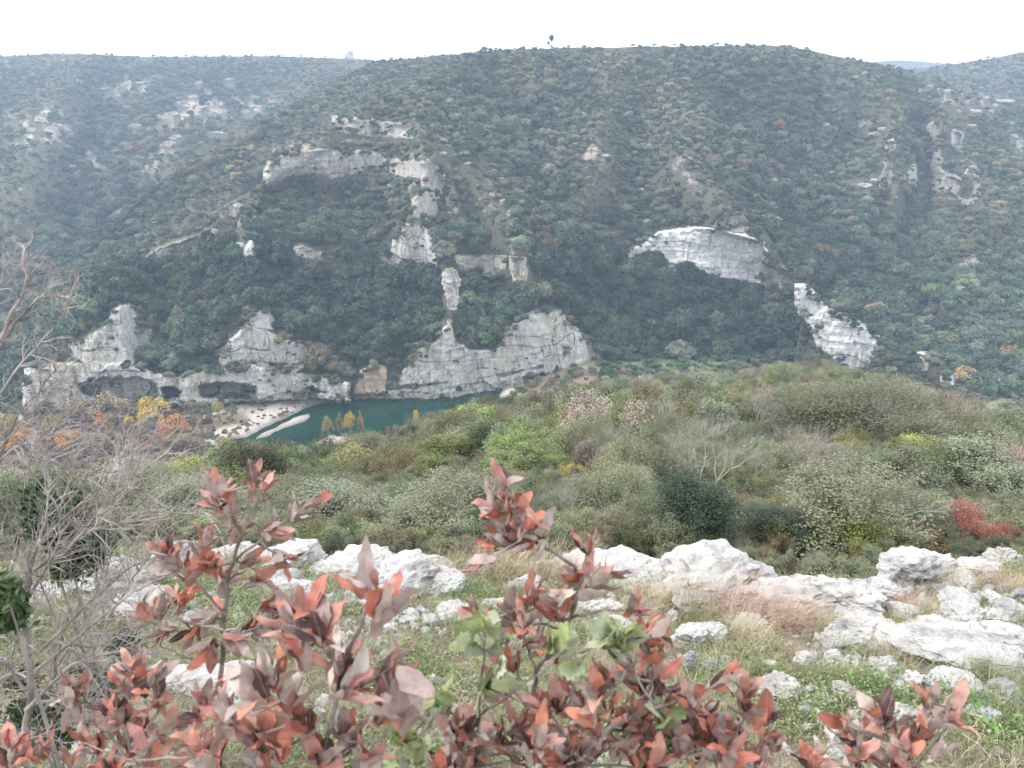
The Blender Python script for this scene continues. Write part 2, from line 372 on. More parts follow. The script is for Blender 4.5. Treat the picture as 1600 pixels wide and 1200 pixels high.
KP = dict(
 upper_band=[(418,282),(420,262),(440,242),(500,235),(560,238),(608,240),(602,262),(560,265),(500,272),(450,276),(432,290)],
 upper_ledge=[(525,187),(560,187),(600,192),(642,198),(640,208),(590,204),(530,198)],
 rib_top=[(600,248),(640,250),(680,262),(692,280),(690,300),(668,300),(655,270),(610,262)],
 rib_mid=[(648,312),(668,300),(690,305),(680,330),(655,345),(642,338)],
 rib_face=[(640,346),(655,343),(672,370),(685,405),(672,418),(640,418),(612,408),(615,375)],
 rib_foot=[(572,402),(600,395),(615,398),(615,414),(580,414)],
 left_face=[(232,402),(248,388),(285,378),(312,368),(322,405),(300,398),(270,408),(240,418)],
 left_pillar=[(381,396),(392,380),(402,394),(405,420),(383,420)],
 left_rocks=[(340,388),(365,380),(382,384),(380,394),(350,394)],
 left_bowl=[(448,392),(475,384),(498,394),(520,392),(520,408),(502,420),(480,405),(455,398)],
 foot_band=[(714,404),(750,401),(790,402),(786,413),(760,421),(730,419)],
 foot_nose=[(798,402),(820,404),(820,432),(803,432)],
 big_face=[(966,402),(1000,385),(1032,365),(1070,359),(1112,359),(1150,369),(1192,380),(1197,402),(1188,446),(1160,446),(1100,442),(1060,430),(1000,412)],
 face_shoulder=[(1194,414),(1228,424),(1236,440),(1215,446),(1190,440)],
 face_top=[(1118,350),(1135,335),(1160,333),(1166,348),(1148,356),(1125,360)],
 crag=[(82,524),(118,542),(148,520),(170,505),(180,482),(203,474),(216,498),(214,535),(203,578),(150,574),(112,552)],
 crag_step=[(215,510),(235,515),(232,530),(245,545),(215,552)],
 cave_band=[(40,578),(90,572),(150,566),(205,572),(240,585),(275,590),(330,580),(400,574),(440,578),(490,590),(545,600),(545,620),(430,618),(330,626),(200,630),(40,638)],
 mid_face=[(342,560),(362,530),(390,512),(415,520),(440,532),(485,542),(505,546),(480,560),(462,574),(400,576),(345,574)],
 mid_top=[(383,492),(405,487),(426,494),(424,506),(390,506)],
 river_face=[(602,602),(640,575),(648,548),(675,540),(690,520),(703,503),(706,535),(735,552),(775,548),(790,520),(815,500),(835,488),(872,482),(886,505),(920,528),(937,552),(900,572),(840,588),(778,606),(700,619),(610,614)],
 ochre=[(556,606),(566,584),(585,572),(602,576),(604,608)],
 spur_face=[(1248,450),(1258,456),(1290,480),(1320,500),(1368,530),(1366,584),(1342,580),(1310,562),(1282,532),(1262,496)],
 spur_steps=[(1425,560),(1445,556),(1480,590),(1484,606),(1455,596)],
 crag_r1=[(1384,224),(1395,219),(1394,245),(1392,262),(1380,292),(1374,282),(1386,258)],
 crag_r2=[(1421,268),(1428,258),(1430,282),(1422,284)],
 crag_r3=[(1450,200),(1458,192),(1467,196),(1468,222),(1452,220)],
 crag_r4=[(1490,206),(1502,209),(1501,230),(1492,226)],
 crag_r5=[(1460,240),(1469,238),(1467,268),(1490,277),(1508,290),(1512,262),(1522,262),(1528,303),(1514,311),(1485,294),(1452,287)],
)
CAVES = dict(cave_band=[[(120,600),(140,592),(185,589),(225,590),(244,600),(250,618),(238,626),(150,624),(130,616)],
                        [(250,606),(270,604),(284,612),(280,622),(256,622)], [(308,602),(330,597),(365,597),(400,603),(402,616),(380,622),(315,622)],
                        [(470,606),(490,604),(515,614),(485,616)]],
             river_face=[[(604,604),(700,596),(700,600),(606,610)], [(775,585),(850,570),(852,574),(776,590)]], mid_face=[], )
A_polys = [KP[k] for k in KP if not k.startswith('spur')]
hillA = Layer('hillside',
  [(-400,700),(-100,560),(0,505),(50,470),(100,432),(160,402),(240,372),(300,345),(350,312),(400,285),(425,258),(440,240),(480,212),(520,184),(555,157),
   (625,128),(670,107),(730,76),(765,71),(856,69),(940,67),(1080,65),(1200,64),(1240,66),(1300,80),(1360,91),(1420,105),(1470,118),(1520,140),(1560,152),(1620,165),(2000,230)],
  [(u, v, -120.4/float(e_of_v(v))) for u, v in [(-400,655),(0,640),(100,640),(200,634),(300,630),(400,622),(480,616),(530,626),(600,625),(700,618),(770,606),(850,597),(930,578),(1000,572),(1100,572),(1300,588),(1600,640),(2000,690)]],
  [(-400,330),(0,330),(100,330),(240,335),(425,365),(520,410),(625,460),(730,510),(856,540),(1080,560),(1240,560),(1420,600),(1600,620),(2000,620)],
  A_polys, -.9, .9, 520, 240, 2.6)
spur = Layer('spur', [(1236,600),(1242,462),(1250,450),(1290,480),(1330,506),(1368,530),(1400,541),(1440,553),(1470,576),(1490,603),(1512,650),(1600,720)],
  [(1230,606,286),(1300,608,270),(1370,612,262),(1440,630,255),(1500,655,248),(1600,725,240)], [(1230,292),(1300,282),(1370,276),(1440,268),(1500,256),(1600,244)],
  [KP['spur_face'], KP['spur_steps']], float(ae(1238,560)[0]), float(ae(1600,700)[0]), 130, 80, .6, .9, ((3, -1.), (14, -14.), (30, -40.)))
hillB = Layer('hill', [(-400,700),(-100,560),(60,452),(100,412),(150,372),(200,322),(245,277),(298,241),(354,209),(420,171),(490,136),(560,99),(583,90),(640,85),(690,80),(800,76)],
  [(-400,720,380),(60,470,385),(300,465,395),(800,440,420)], [(-400,385),(60,400),(200,450),(354,520),(560,640),(690,680),(800,690)], [], -.8, .02, 260, 150, 2.8)
hillC = Layer('hill', [(-600,100),(0,84),(60,81),(120,80),(230,85),(430,84),(510,87),(560,89),(640,95)],
  [(-600,500,380),(0,492,384),(640,480,395)], [(-600,900),(0,950),(300,1000),(640,1080)], [], -.95, .0, 300, 200, 2.6, .35)
hillD = Layer('hill', [(1300,130),(1380,104),(1440,103),(1480,98),(1530,90),(1600,78),(1900,30)],
  [(1300,190,640),(1600,230,640),(1900,240,640)], [(1300,820),(1480,900),(1900,900)], [], .42, .95, 120, 60, 2.5, .3)
hillG = Layer('distant_ridge', [(1250,102),(1360,95),(1400,92),(1440,94),(1500,99),(1560,106)],
  [(1250,130,1500),(1560,130,1500)], [(1250,1700),(1560,1700)], [], .33, .75, 60, 16, 2.5, .3)

# cliffs: thick rock skins standing proud of the slope
def cliff(key, label, layer, off=2.5, m=None, step=1.35, rough=1.15):
    poly = KP[key]; pu = [p[0] for p in poly]; pv = [p[1] for p in poly]
    us = np.arange(min(pu)-7, max(pu)+7.1, step); vs = np.arange(min(pv)-7, max(pv)+9.1, step)
    U, V = np.meshgrid(us, vs, indexing='ij')
    sz = min(max(pu)-min(pu), 2.5*(max(pv)-min(pv)))
    wob = min(12, 4+sz*.08)*n2(U, V*1.2, 26, len(key), 3) + 3*n2(U, V, 7, len(key)+3)
    sdv = np.maximum(sdist(U, V, poly), sdist(U, V-6, poly)) + wob*.62 + 2.6
    a, e = ae(U, V); Y = layer.Yat(a, e); P = np.stack([a*Y, Y, e*Y], -1)
    col = fbm(P*np.array([.16, .16, .05]), 4); strat = fbm(P*np.array([.03, .03, .55])+9, 3); fine = fbm(P*.6+4, 4)
    blk = np.abs(fbm(P*np.array([.33, .33, .13])+21, 3))
    d = off*sstep(-3.5, 4., sdv) - 4.0*sstep(0, -6, sdv) + rough*(1.5*col + .5*strat + .35*fine - 1.5*blk)
    hx = P[..., 0]+.35*P[..., 1]
    lv_ = P[..., 2]/4.6 + 1.5*fbm(P*np.array([.035, .035, .07])+31, 3); li = np.floor(lv_).astype(int); lf = lv_-li
    co = hx/3.6 + 1.7*fbm(P*np.array([.10, .10, .035])+51, 3) + .37*(li % 5); cj = np.floor(co).astype(int); cf = np.abs(co-cj-.5)*2
    lo_ = hx/11. + 1.4*fbm(P*.05+71, 2); lj = np.floor(lo_).astype(int); mk = sstep(-.1, .35, fbm(P*.07+91, 2))
    hsh = _grad[(li*37+cj*11) & 255][..., 0]*.75*mk + _grad[(li*13+5) & 255][..., 1]*.6 + _grad[(lj*29+3) & 255][..., 2]*1.1
    d += rough*.8*hsh - (.6*sstep(.9, 1., cf) + .7*sstep(.9, 1., lf))*mk
    for cp in CAVES.get(key, []):
        thin = (max(p[1] for p in cp)-min(p[1] for p in cp)) < 24 and key == 'river_face'
        cs = sdist(U, V, cp) + 4.5*n2(U, V, 11, 5); d -= (2.2 if thin else 10.6)*sstep(-1.2, 2.2 if thin else 3.5, cs)
    Y2 = Y - d; Q = np.stack([a*Y2, Y2, e*Y2], -1)
    F = grid_faces(len(us), len(vs)); keep = (sdv.ravel()[F] > -6.5).any(1)
    F = F[keep][:, ::-1]
    used = np.unique(F); mp = np.zeros(U.size, int); mp[used] = np.arange(len(used))
    me = make_mesh('limestone_cliff', Q.reshape(-1, 3)[used], [mp[F]], [m or M_CLIFF], None, False)
    if key.split('_')[0] not in ('left', 'foot'): CLIFFPTS.append(Q.reshape(-1, 3)[(np.abs(sdv.ravel()) < 7)])
    CLIFFIN.append(Q.reshape(-1, 3)[sdv.ravel() > 5])
    return tag(obj('limestone_cliff', me), label, 'cliff')
CLIFFPTS = []; CLIFFIN = []
cliff('upper_band', 'long pale cliff band under the shoulder of the main hill', hillA, 2.6, M_CLIFFT)
cliff('upper_ledge', 'thin pale rock ledge above the long upper cliff band', hillA, 2., M_CLIFFT)
cliff('rib_top', 'broken grey rock at the top of the rocky rib', hillA, 1.6, M_CLIFFT)
cliff('rib_mid', 'broken grey rock halfway down the rocky rib', hillA, 1.6, M_CLIFFT)
cliff('rib_face', 'white triangular rock face at the foot of the rocky rib', hillA, 2.5)
cliff('rib_foot', 'low pale rock step beside the triangular face', hillA, 1.6)
cliff('left_face', 'slanting pale rock face with a green gully at one end', hillA, 2.4, M_CLIFFT)
cliff('left_pillar', 'short square rock pillar standing out of the dark wood', hillA, 3., M_CLIFFW)
cliff('left_rocks', 'small broken rocks beside the square rock pillar', hillA, 1.5, M_CLIFFT)
cliff('left_bowl', 'V-shaped pale rocks in a bowl of dark trees', hillA, 1.8, M_CLIFFT)
cliff('foot_band', 'low pale rock band above the lone standing pinnacle', hillA, 2., M_CLIFFT)
cliff('foot_nose', 'stubby rock nose ending the low band behind the pinnacle', hillA, 2., M_CLIFFT)
cliff('big_face', 'large white streaked rock wall above the dark valley wood', hillA, 3., M_CLIFFW)
cliff('face_shoulder', 'rough grey rock shoulder at the end of the white wall', hillA, 1.8, M_CLIFFT)
cliff('face_top', 'small pale crags above the large white rock wall', hillA, 1.8, M_CLIFFT)
cliff('crag', 'pointed pale crag rising above the cave overhangs', hillA, 3.)
cliff('crag_step', 'low pale rocks between the pointed crag and dark bushes', hillA, 1.5)
cliff('cave_band', 'long low riverside cliff undercut by dark shallow caves', hillA, 11.)
cliff('mid_face', 'pale rock face with blue-grey vertical streaks above the caves', hillA, 2.6)
cliff('mid_top', 'small stepped rocks above the blue-grey streaked face', hillA, 1.6)
cliff('river_face', 'broad pale cliff rising straight from the green river', hillA, 3.2)
cliff('ochre', 'ochre stained rock face beside the river cliff', hillA, 2., M_CLIFFR)
cliff('spur_face', 'white rock wall slanting down the grassy spur', spur, 1.6, M_CLIFFW)
cliff('spur_steps', 'stepped grey rocks near the end of the grassy spur', spur, .8)
for k, lb in (('crag_r1', 'tall thin rock rib on the wooded slope'), ('crag_r2', 'small pointed rock tooth beside the thin rock rib'),
              ('crag_r3', 'blocky rock tower high on the wooded slope'), ('crag_r4', 'narrow rock tower beside the blocky rock tower'),
              ('crag_r5', 'forked crags with a rock ledge on the wooded slope')):
    cliff(k, lb, hillA, 3., M_CLIFFT)

# boulder shapes shared by outcrops, rim rocks and stones
def ico(sub):
    t = (1+5**.5)/2
    V = [(-1,t,0),(1,t,0),(-1,-t,0),(1,-t,0),(0,-1,t),(0,1,t),(0,-1,-t),(0,1,-t),(t,0,-1),(t,0,1),(-t,0,-1),(-t,0,1)]
    Fc = [(0,11,5),(0,5,1),(0,1,7),(0,7,10),(0,10,11),(1,5,9),(5,11,4),(11,10,2),(10,7,6),(7,1,8),(3,9,4),(3,4,2),(3,2,6),(3,6,8),(3,8,9),(4,9,5),(2,4,11),(6,2,10),(8,6,7),(9,8,1)]
    V = [tuple(unit(np.array(v))) for v in V]
    for _ in range(sub):
        cache = {}; nf = []
        def mid(i, j):
            k = (min(i, j), max(i, j))
            if k not in cache: cache[k] = len(V); V.append(tuple(unit(np.array(V[i])+np.array(V[j]))))
            return cache[k]
        for a, b, c in Fc:
            x, y, z = mid(a, b), mid(b, c), mid(c, a); nf += [(a,x,z),(b,y,x),(c,z,y),(x,y,z)]
        Fc = nf
    return np.array(V), np.array(Fc)
ICO = {k: ico(k) for k in (1, 2, 3, 4)}
def rock_mesh(name, seed, sub, mats, angular=.5, detail=.12, smooth=False):
    V, Fc = ICO[sub]; V = V.copy(); r = np.random.default_rng(seed)
    for k in range(9):                                      # planar breaks
        d = unit(r.normal(size=3)); h = r.uniform(.62, .92); s_ = V@d - h
        V = V - np.where(s_ > 0, s_*angular*1.6, 0)[:, None].clip(0, None)*d
    n0 = unit(V)
    V = V + n0*(.22*fbm(V*1.3+seed*3.1, 3)+detail*fbm(V*4.2+seed, 4)-detail*.9*np.abs(fbm(V*2.4+seed*7, 3)))[:, None]
    V /= np.abs(V).max(0); return make_mesh(name, V, [Fc], mats, None, smooth)
OUT_ME = [rock_mesh('rock_outcrop', 40+k, 3, [M_OUT], .9, .55) for k in range(5)]
def outcrop(u, v, w_, h_, layer, label, group):
    p = layer.point(u, v, 1.5); z = depth_of(p)/FPX
    o = obj('rock_outcrop', OUT_ME[rng.integers(5)], None, p, (0, 0, rng.uniform(-.4, .4)), (w_*z*.55, max(w_, h_)*z*.4, h_*z*.62))
    OUTCROPS.append((u, v, w_, h_)); return tag(o, label, 'rock', group)
for (u, v, a_, b_) in [(1437,143,8,9),(1452,135,12,5),(1465,140,8,5),(1480,144,12,8),(1502,149,8,6),(1489,164,8,12),(1511,162,11,9),(1520,174,24,6),
                       (1496,174,10,6),(1533,162,8,11),(1540,153,10,6),(1570,158,30,5),(1548,175,12,6),(1554,165,10,5),(1515,196,26,4),(1585,214,14,8),
                       (1579,193,9,6),(1369,211,25,8),(1346,195,14,11),(1592,229,14,8),(1380,202,16,6),(1290,195,12,6),(1275,275,10,5),(1210,283,16,7),
                       (1350,290,24,7),(1366,282,14,6),(1300,270,10,5),(1265,355,18,6),(1215,342,20,5),(1526,411,10,8),(1512,410,8,6)]:
    outcrop(u, v, a_, b_, hillA, 'small pale rock outcrop among scrub near the forked crags', 'pale outcrops near the forked crags')
for (u, v, a_, b_) in [(335,362,12,10),(364,335,12,12),(376,352,10,18),(398,342,8,10),(372,322,16,8),(660,255,14,8),(700,315,8,16),(712,330,8,12),
                       (786,318,10,14),(795,335,8,14),(768,305,10,8),(1060,255,10,14),(1072,275,14,10),(1085,288,12,8),(945,243,16,4),(925,228,8,6),
                       (560,325,8,7),(610,290,10,6),(1010,345,12,5),(905,352,10,6),(730,255,16,4),(690,240,24,5),(1003,297,10,6),(700,228,12,4)]:
    outcrop(u, v, a_, b_, hillA, 'small weathered rock on the main hillside among bushes', 'weathered rocks on the main hillside')
for (u, v, a_, b_) in [(343,166,20,13),(318,170,22,9),(270,180,24,10),(255,186,16,8),(285,162,16,8),(212,198,18,8),(402,168,22,6),(385,175,14,6),(301,152,14,6),
                       (66,190,22,12),(50,205,18,9),(90,198,20,9),(70,220,16,8),(102,205,14,8),(240,268,6,14),(230,262,8,8),(165,140,20,6),(195,132,16,6),(225,130,22,5),
                       (185,150,14,6),(310,130,14,6),(360,125,16,5),(20,185,14,8),(265,226,22,10),(340,208,26,4),(140,240,12,6),(12,98,8,7),(275,215,20,8),(110,260,20,5)]:
    outcrop(u, v, a_, b_, hillC if v < 205 or u < 225 else hillB, 'pale rock outcrop on the hazy hill beyond the main hill', 'pale outcrops on the hazy hill')
for (u, v, a_, b_) in [(1524,116,8,5),(1566,112,6,4),(1545,122,6,3),(1591,106,6,4)]:
    outcrop(u, v, a_, b_, hillD, 'tiny pale rock on the rounded hill past the notch', 'pale rocks on the rounded hill')
tag(outcrop(1444, 104, 11, 5, hillG, 'white quarry-like scar on the distant ridge in the notch', None), None, 'rock')

# the lone pinnacle
def pinnacle():
    u, v0, v1 = 706, 412, 474
    p = hillA.point(u, v1, 9.); z = depth_of(p)/FPX; H = (v1-v0)*z*1.05; R = 13*z
    n, m_ = 44, 30; t = np.linspace(0, 1, n); th = np.arange(m_)*2*pi/m_
    prof = np.interp(t, [0, .15, .45, .7, .88, .96, 1], [.55, .7, .95, 1.1, .95, .62, .05])*R
    T, TH = np.meshgrid(t, th, indexing='ij'); X = np.cos(TH)*prof[:, None]; Yv = np.sin(TH)*prof[:, None]; Z = T*H - 2
    Q = np.stack([X, Yv, Z], -1); nn = np.stack([np.cos(TH), np.sin(TH), 0*TH], -1)
    Q = Q + nn*(2.2*fbm(Q*np.array([.35, .35, .12])+3, 4)-1.6*np.abs(fbm(Q*np.array([.5, .5, .3])+5, 3))+.9*fbm(Q*np.array([.2, .2, .7])+8, 3))[..., None]
    i = np.arange(n-1)[:, None]*m_; k = np.arange(m_)[None]; k2 = (k+1) % m_
    me = make_mesh('rock_pinnacle', Q.reshape(-1, 3), [np.stack([i+k, i+k2, i+m_+k2, i+m_+k], -1).reshape(-1, 4)], [M_CLIFF])
    tag(obj('rock_pinnacle', me, None, p), 'lone pale rock pinnacle standing among dark trees', 'pinnacle')
pinnacle()

# ------------------------------------------------------------------ tree shapes (unit size: 1 wide, 1 high, base at z = 0)
def lobes(r, n, flat=1., low=.25):
    d = unit(r.normal(size=(n, 3))); d[:, 2] = np.abs(d[:, 2])*1.1-.25
    rad = r.uniform(.16, .34, n)[:, None]
    c = d*np.array([.36, .36, .32])*r.uniform(.55, 1, (n, 1)); c[:, 2] = c[:, 2]*flat + .58
    return c, r.uniform(.13, .24, n)
def crown_mesh(seed, nl, L, W, nlob=14, twigs=0, core=True, flat=1., tuft=0., twigmat=None):
    r = np.random.default_rng(seed); bag = Bag(); c, rad = lobes(r, nlob, flat)
    pw = rad**2/np.sum(rad**2); k = r.choice(nlob, nl, p=pw); d = rand_dir(nl, r); out = unit(c[k]-np.array([0, 0, .42]))
    d = unit(d + .7*out + np.array([0, 0, .3])); pos = c[k] + d*(rad[k]*r.uniform(.62, 1.08, nl))[:, None]*np.array([1, 1, .85])
    if tuft:
        q = rand_dir(nl//12+1, r); j = r.integers(len(q), size=nl); kk = r.integers(nlob, size=len(q))
        pos2 = c[kk[j]] + unit(q[j]+.8*unit(c[kk[j]]-np.array([0, 0, .42])))*rad[kk[j]][:, None]*1.02 + r.normal(size=(nl, 3))*.028
        mk = r.random(nl) < tuft; pos[mk] = pos2[mk]
    lv = r.uniform(.25, .75, nlob)[k]*.5 + r.uniform(0, .5, nl)
    quads(bag, pos, unit(d+.9*rand_dir(nl, r)), L*r.uniform(.7, 1.3, nl), W*r.uniform(.7, 1.3, nl), 0, lv, r)
    if core:
        V, Fc = ICO[1]
        for i in range(nlob):
            bag.add(c[i]+V*rad[i]*.72*(1+.25*r.normal(size=(len(V), 1))), Fc, 0, .2)
    if twigs:
        k = r.choice(nlob, twigs, p=pw); dd = unit(rand_dir(twigs, r)+.8*unit(c[k]-np.array([0, 0, .3])))
        p0 = c[k]*.9+np.array([0, 0, .03]) + dd*rad[k][:, None]*.1; p1 = c[k] + dd*(rad[k]*r.uniform(.8, 1.22, twigs))[:, None]
        md = (p0+p1)/2 + r.normal(size=(twigs, 3))*.012
        prisms(bag, p0, md, .0026, .002, 3, 1); prisms(bag, md, p1, .002, .0009, 3, 1)
        s0 = md; s1 = md + unit(dd+.8*rand_dir(twigs, r))*rad[k][:, None]*.55; prisms(bag, s0, s1, .0014, .0007, 3, 1)
    return bag.mesh('crown', [M_LEAF, twigmat or M_TWIG]), c, rad
def trunk_mesh(seed, c, thick=.026, m=None):
    r = np.random.default_rng(seed+500); bag = Bag()
    base = np.array([0, 0, -.12]); fork = np.array([r.normal()*.03, r.normal()*.03, r.uniform(.16, .28)])
    t = np.linspace(0, 1, 6)[:, None]
    tube(bag, base*(1-t)+fork*t+np.sin(t*3)*np.array([.012, -.01, 0]), np.linspace(thick*1.35, thick*.9, 6), 7)
    for i in range(min(len(c), 9)):
        mid = fork*.5+c[i]*.5+r.normal(size=3)*.03 - np.array([0, 0, .02]); tt = np.linspace(0, 1, 6)[:, None]
        pts = fork*(1-tt)**2+2*mid*tt*(1-tt)+c[i]*tt**2; tube(bag, pts, np.linspace(thick*.6, thick*.14, 6), 5)
    return bag.mesh('trunk', [m or M_BARK], True)
def bare_mesh(seed, m, levels=5, spread=.55, up=.35, r0=.02, kids=3, fork=.15, kids0=None):
    """a leafless crown: forked boughs down to fine twigs"""
    r = np.random.default_rng(seed); T = Bag(); C = Bag()
    P = np.array([[0, 0, fork]]); D = np.array([[0, 0, 1.]]); R = np.array([r0]); Ln = np.array([.17])
    tube(T, [(0, 0, -.1), (.006, 0, fork*.3), (0, .005, fork)], [r0*1.4, r0*1.15, r0], 7)
    for lv in range(levels):
        k = (kids0 or kids) if lv == 0 else (kids if lv < levels-1 else kids+1)
        P = np.repeat(P, k, 0); D = np.repeat(D, k, 0); R = np.repeat(R, k); Ln = np.repeat(Ln, k)
        D = unit(D + rand_dir(len(P), r)*spread*((1.25 if not kids0 else 2.2) if lv == 0 else 1)*np.array([1, 1, .6 if lv == 0 else 1]) + np.array([0, 0, up*(.3 if lv == 0 else .6)]))
        L = Ln*r.uniform(.7, 1.25, len(P)); M1 = P + D*(L*.5)[:, None]; D2 = unit(D+.25*rand_dir(len(P), r)+np.array([0, 0, .1])); E = M1+D2*(L*.5)[:, None]
        bag = T if lv < 2 else C
        prisms(bag, P, M1, R*.72, R*.62, 5 if lv < 2 else 3, 0); prisms(bag, M1, E, R*.62, R*.5, 5 if lv < 2 else 3, 0)
        if lv >= 2:
            S = unit(D+.9*rand_dir(len(P), r)); prisms(C, M1, M1+S*(L*.6)[:, None], R*.35, R*.15, 3, 0)
        P, D, R, Ln = E, D2, R*.5, Ln*.84
    allv = np.concatenate(C.V); sx = np.abs(allv[:, :2]).max()*2; sz = allv[:, 2].max()
    for b_ in (T, C): b_.V = [v/np.array([sx, sx, sz]) for v in b_.V]
    return C.mesh('crown', [m]), T.mesh('trunk', [m], True), C, P/np.array([sx, sx, sz])

def leafy_mesh(seed, nl, L, W, jit=.03, levels=5, spread=.6, up=.35, kids=3, twigmat=None, r0=.018, flat=1., show_twig=1., fork=.05, kids0=7):
    r = np.random.default_rng(seed); m = twigmat or M_TWIG
    C, T, bag, tips = bare_mesh(seed, m, levels, spread, up, r0, kids, fork, kids0)
    tw = np.concatenate(bag.V); n = len(tips)
    wgt = r.gamma(1.2, 1, n)*np.where(tips[:, 2] < .3, .5, 1.); k = r.choice(n, nl, p=wgt/wgt.sum()); g = r.normal(size=(nl, 3))*np.array([jit, jit, jit*flat])
    inner = np.array([0, 0, .30]); pos = tips[k] - (tips[k]-inner)*(r.random(nl)**2*.36)[:, None] + g; low_ = r.random(nl) < .22; pos[low_, 2] *= r.uniform(.25, .8, low_.sum())
    lv = r.uniform(.15, .85, n)[k]*.6 + r.uniform(0, .4, nl)
    B = Bag(); quads(B, pos, unit(unit(pos-inner)*.7+np.array([0, 0, .35])+.9*rand_dir(nl, r)), L*r.uniform(.6, 1.35, nl), W*r.uniform(.6, 1.35, nl), 0, lv, r)
    for V_, F_ in zip(bag.V, bag.F[4]): pass
    off = B.n; V_ = np.concatenate(bag.V); F_ = np.concatenate(bag.F[4])
    if show_twig < 1: 
        q = F_.reshape(-1, 3, 4); F_ = q[r.random(len(q)) < show_twig].reshape(-1, 4)
    B.V.append(V_); B.F[4].append(F_+off); B.M[4].append(np.ones(len(F_), int)); B.var.append(np.full(len(V_), .5)); B.n += len(V_)
    bpy.data.meshes.remove(C)
    return B.mesh('crown', [M_LEAF, m]), T
def scatter(name, pts, scl, rot, idx, tint, protos, label=None, kind='stuff', cat=None):
    """one stuff object: real meshes repeated over points"""
    n = len(pts); me = bpy.data.meshes.new(name); me.vertices.add(n)
    me.vertices.foreach_set('co', np.asarray(pts, np.float32).ravel())
    for k, ty, val, fld in (('scl', 'FLOAT_VECTOR', scl, 'vector'), ('rot', 'FLOAT_VECTOR', rot, 'vector'), ('idx', 'INT', idx, 'value')):
        at = me.attributes.new(k, ty, 'POINT'); at.data.foreach_set(fld, np.asarray(val, np.int32 if ty == 'INT' else np.float32).ravel())
    at = me.attributes.new('tint', 'FLOAT_COLOR', 'POINT')
    at.data.foreach_set('color', np.concatenate([np.asarray(tint, np.float32), np.ones((n, 1), np.float32)], 1).ravel())
    o = obj(name, me); pc = bpy.data.collections.new(name+'_shapes')
    for i, pm in enumerate(protos):
        po = bpy.data.objects.new('%s_shape_%03d' % (name, i), pm); pc.objects.link(po)
    ng = bpy.data.node_groups.new(name+'_nodes', 'GeometryNodeTree')
    ng.interface.new_socket('Geometry', in_out='INPUT', socket_type='NodeSocketGeometry')
    ng.interface.new_socket('Geometry', in_out='OUTPUT', socket_type='NodeSocketGeometry')
    N, Lk = ng.nodes, ng.links; gi = N.new('NodeGroupInput'); go = N.new('NodeGroupOutput')
    ci = N.new('GeometryNodeCollectionInfo'); ci.inputs['Collection'].default_value = pc
    ci.inputs['Separate Children'].default_value = True; ci.inputs['Reset Children'].default_value = True
    ip = N.new('GeometryNodeInstanceOnPoints'); ip.inputs['Pick Instance'].default_value = True
    def na(nm, ty):
        a = N.new('GeometryNodeInputNamedAttribute'); a.data_type = ty; a.inputs[0].default_value = nm; return a.outputs[0]
    Lk.new(gi.outputs[0], ip.inputs['Points']); Lk.new(ci.outputs[0], ip.inputs['Instance'])
    Lk.new(na('idx', 'INT'), ip.inputs['Instance Index']); Lk.new(na('rot', 'FLOAT_VECTOR'), ip.inputs['Rotation']); Lk.new(na('scl', 'FLOAT_VECTOR'), ip.inputs['Scale'])
    Lk.new(ip.outputs[0], go.inputs[0])
    md = o.modifiers.new('scatter', 'NODES'); md.node_group = ng
    tag(o, label, cat, None, kind); return o
def zrot(n, tilt=.12): return np.stack([rng.normal(0, tilt, n), rng.normal(0, tilt, n), rng.uniform(0, 2*pi, n)], -1)

FAR = []
for k in range(6):
    me, c_, r_ = crown_mesh(100+k, 420, .11, .08, [9, 12, 15, 18, 22, 26][k], 0, True, [1, .8, 1.1, .7, .9, .8][k]); FAR.append(me)
FARC = [crown_mesh(120+k, 620, .075, .055, 15, 0, True) for k in range(5)]       # wood on the far bank, closer
FARTRUNK = [trunk_mesh(120+k, FARC[k][1], .03) for k in range(5)]

def pal(n, cols, wts, jit=.16):
    cols = np.array(cols); k = rng.choice(len(cols), n, p=np.array(wts)/np.sum(wts)); c = cols[k]
    return c*np.exp(rng.normal(0, jit, (n, 1)))*np.exp(rng.normal(0, jit*.35, (n, 3)))
DARK = (.034, .060, .036); MID = (.078, .106, .062); OLV = (.145, .155, .085); GREY = (.19, .20, .15); BRN = (.19, .145, .095); ORA = (.27, .17, .065); GRN = (.065, .12, .036)

def clear_mask(u, v, margin=0.):
    ok = np.ones(len(u), bool)
    for k, p in KP.items():
        bx = (u > min(q[0] for q in p)-12) & (u < max(q[0] for q in p)+12) & (v > min(q[1] for q in p)-12) & (v < max(q[1] for q in p)+30)
        i = np.where(bx & ok)[0]
        if len(i):
            s_ = sdist(u[i], v[i], p); s2 = sdist(u[i], v[i]-11, p); s3 = sdist(u[i], v[i]-19, p)     # a crown reaches up over the foot of a cliff
            ok[i] = ((s_ < -5) & (s2 < -2) & ((s3 < -2) | (k in ('big_face', 'spur_face', 'cave_band')))) | (rng.random(len(i)) < .02)
    for (cu, cv, w_, h_) in OUTCROPS:
        ok &= ~((np.abs(u-cu) < w_*.6) & (v-cv < h_*1.6+3) & (cv-v < h_*.4))
    ok &= ~((np.abs(u-706) < 24) & (v > 425) & (v < 512))
    return ok

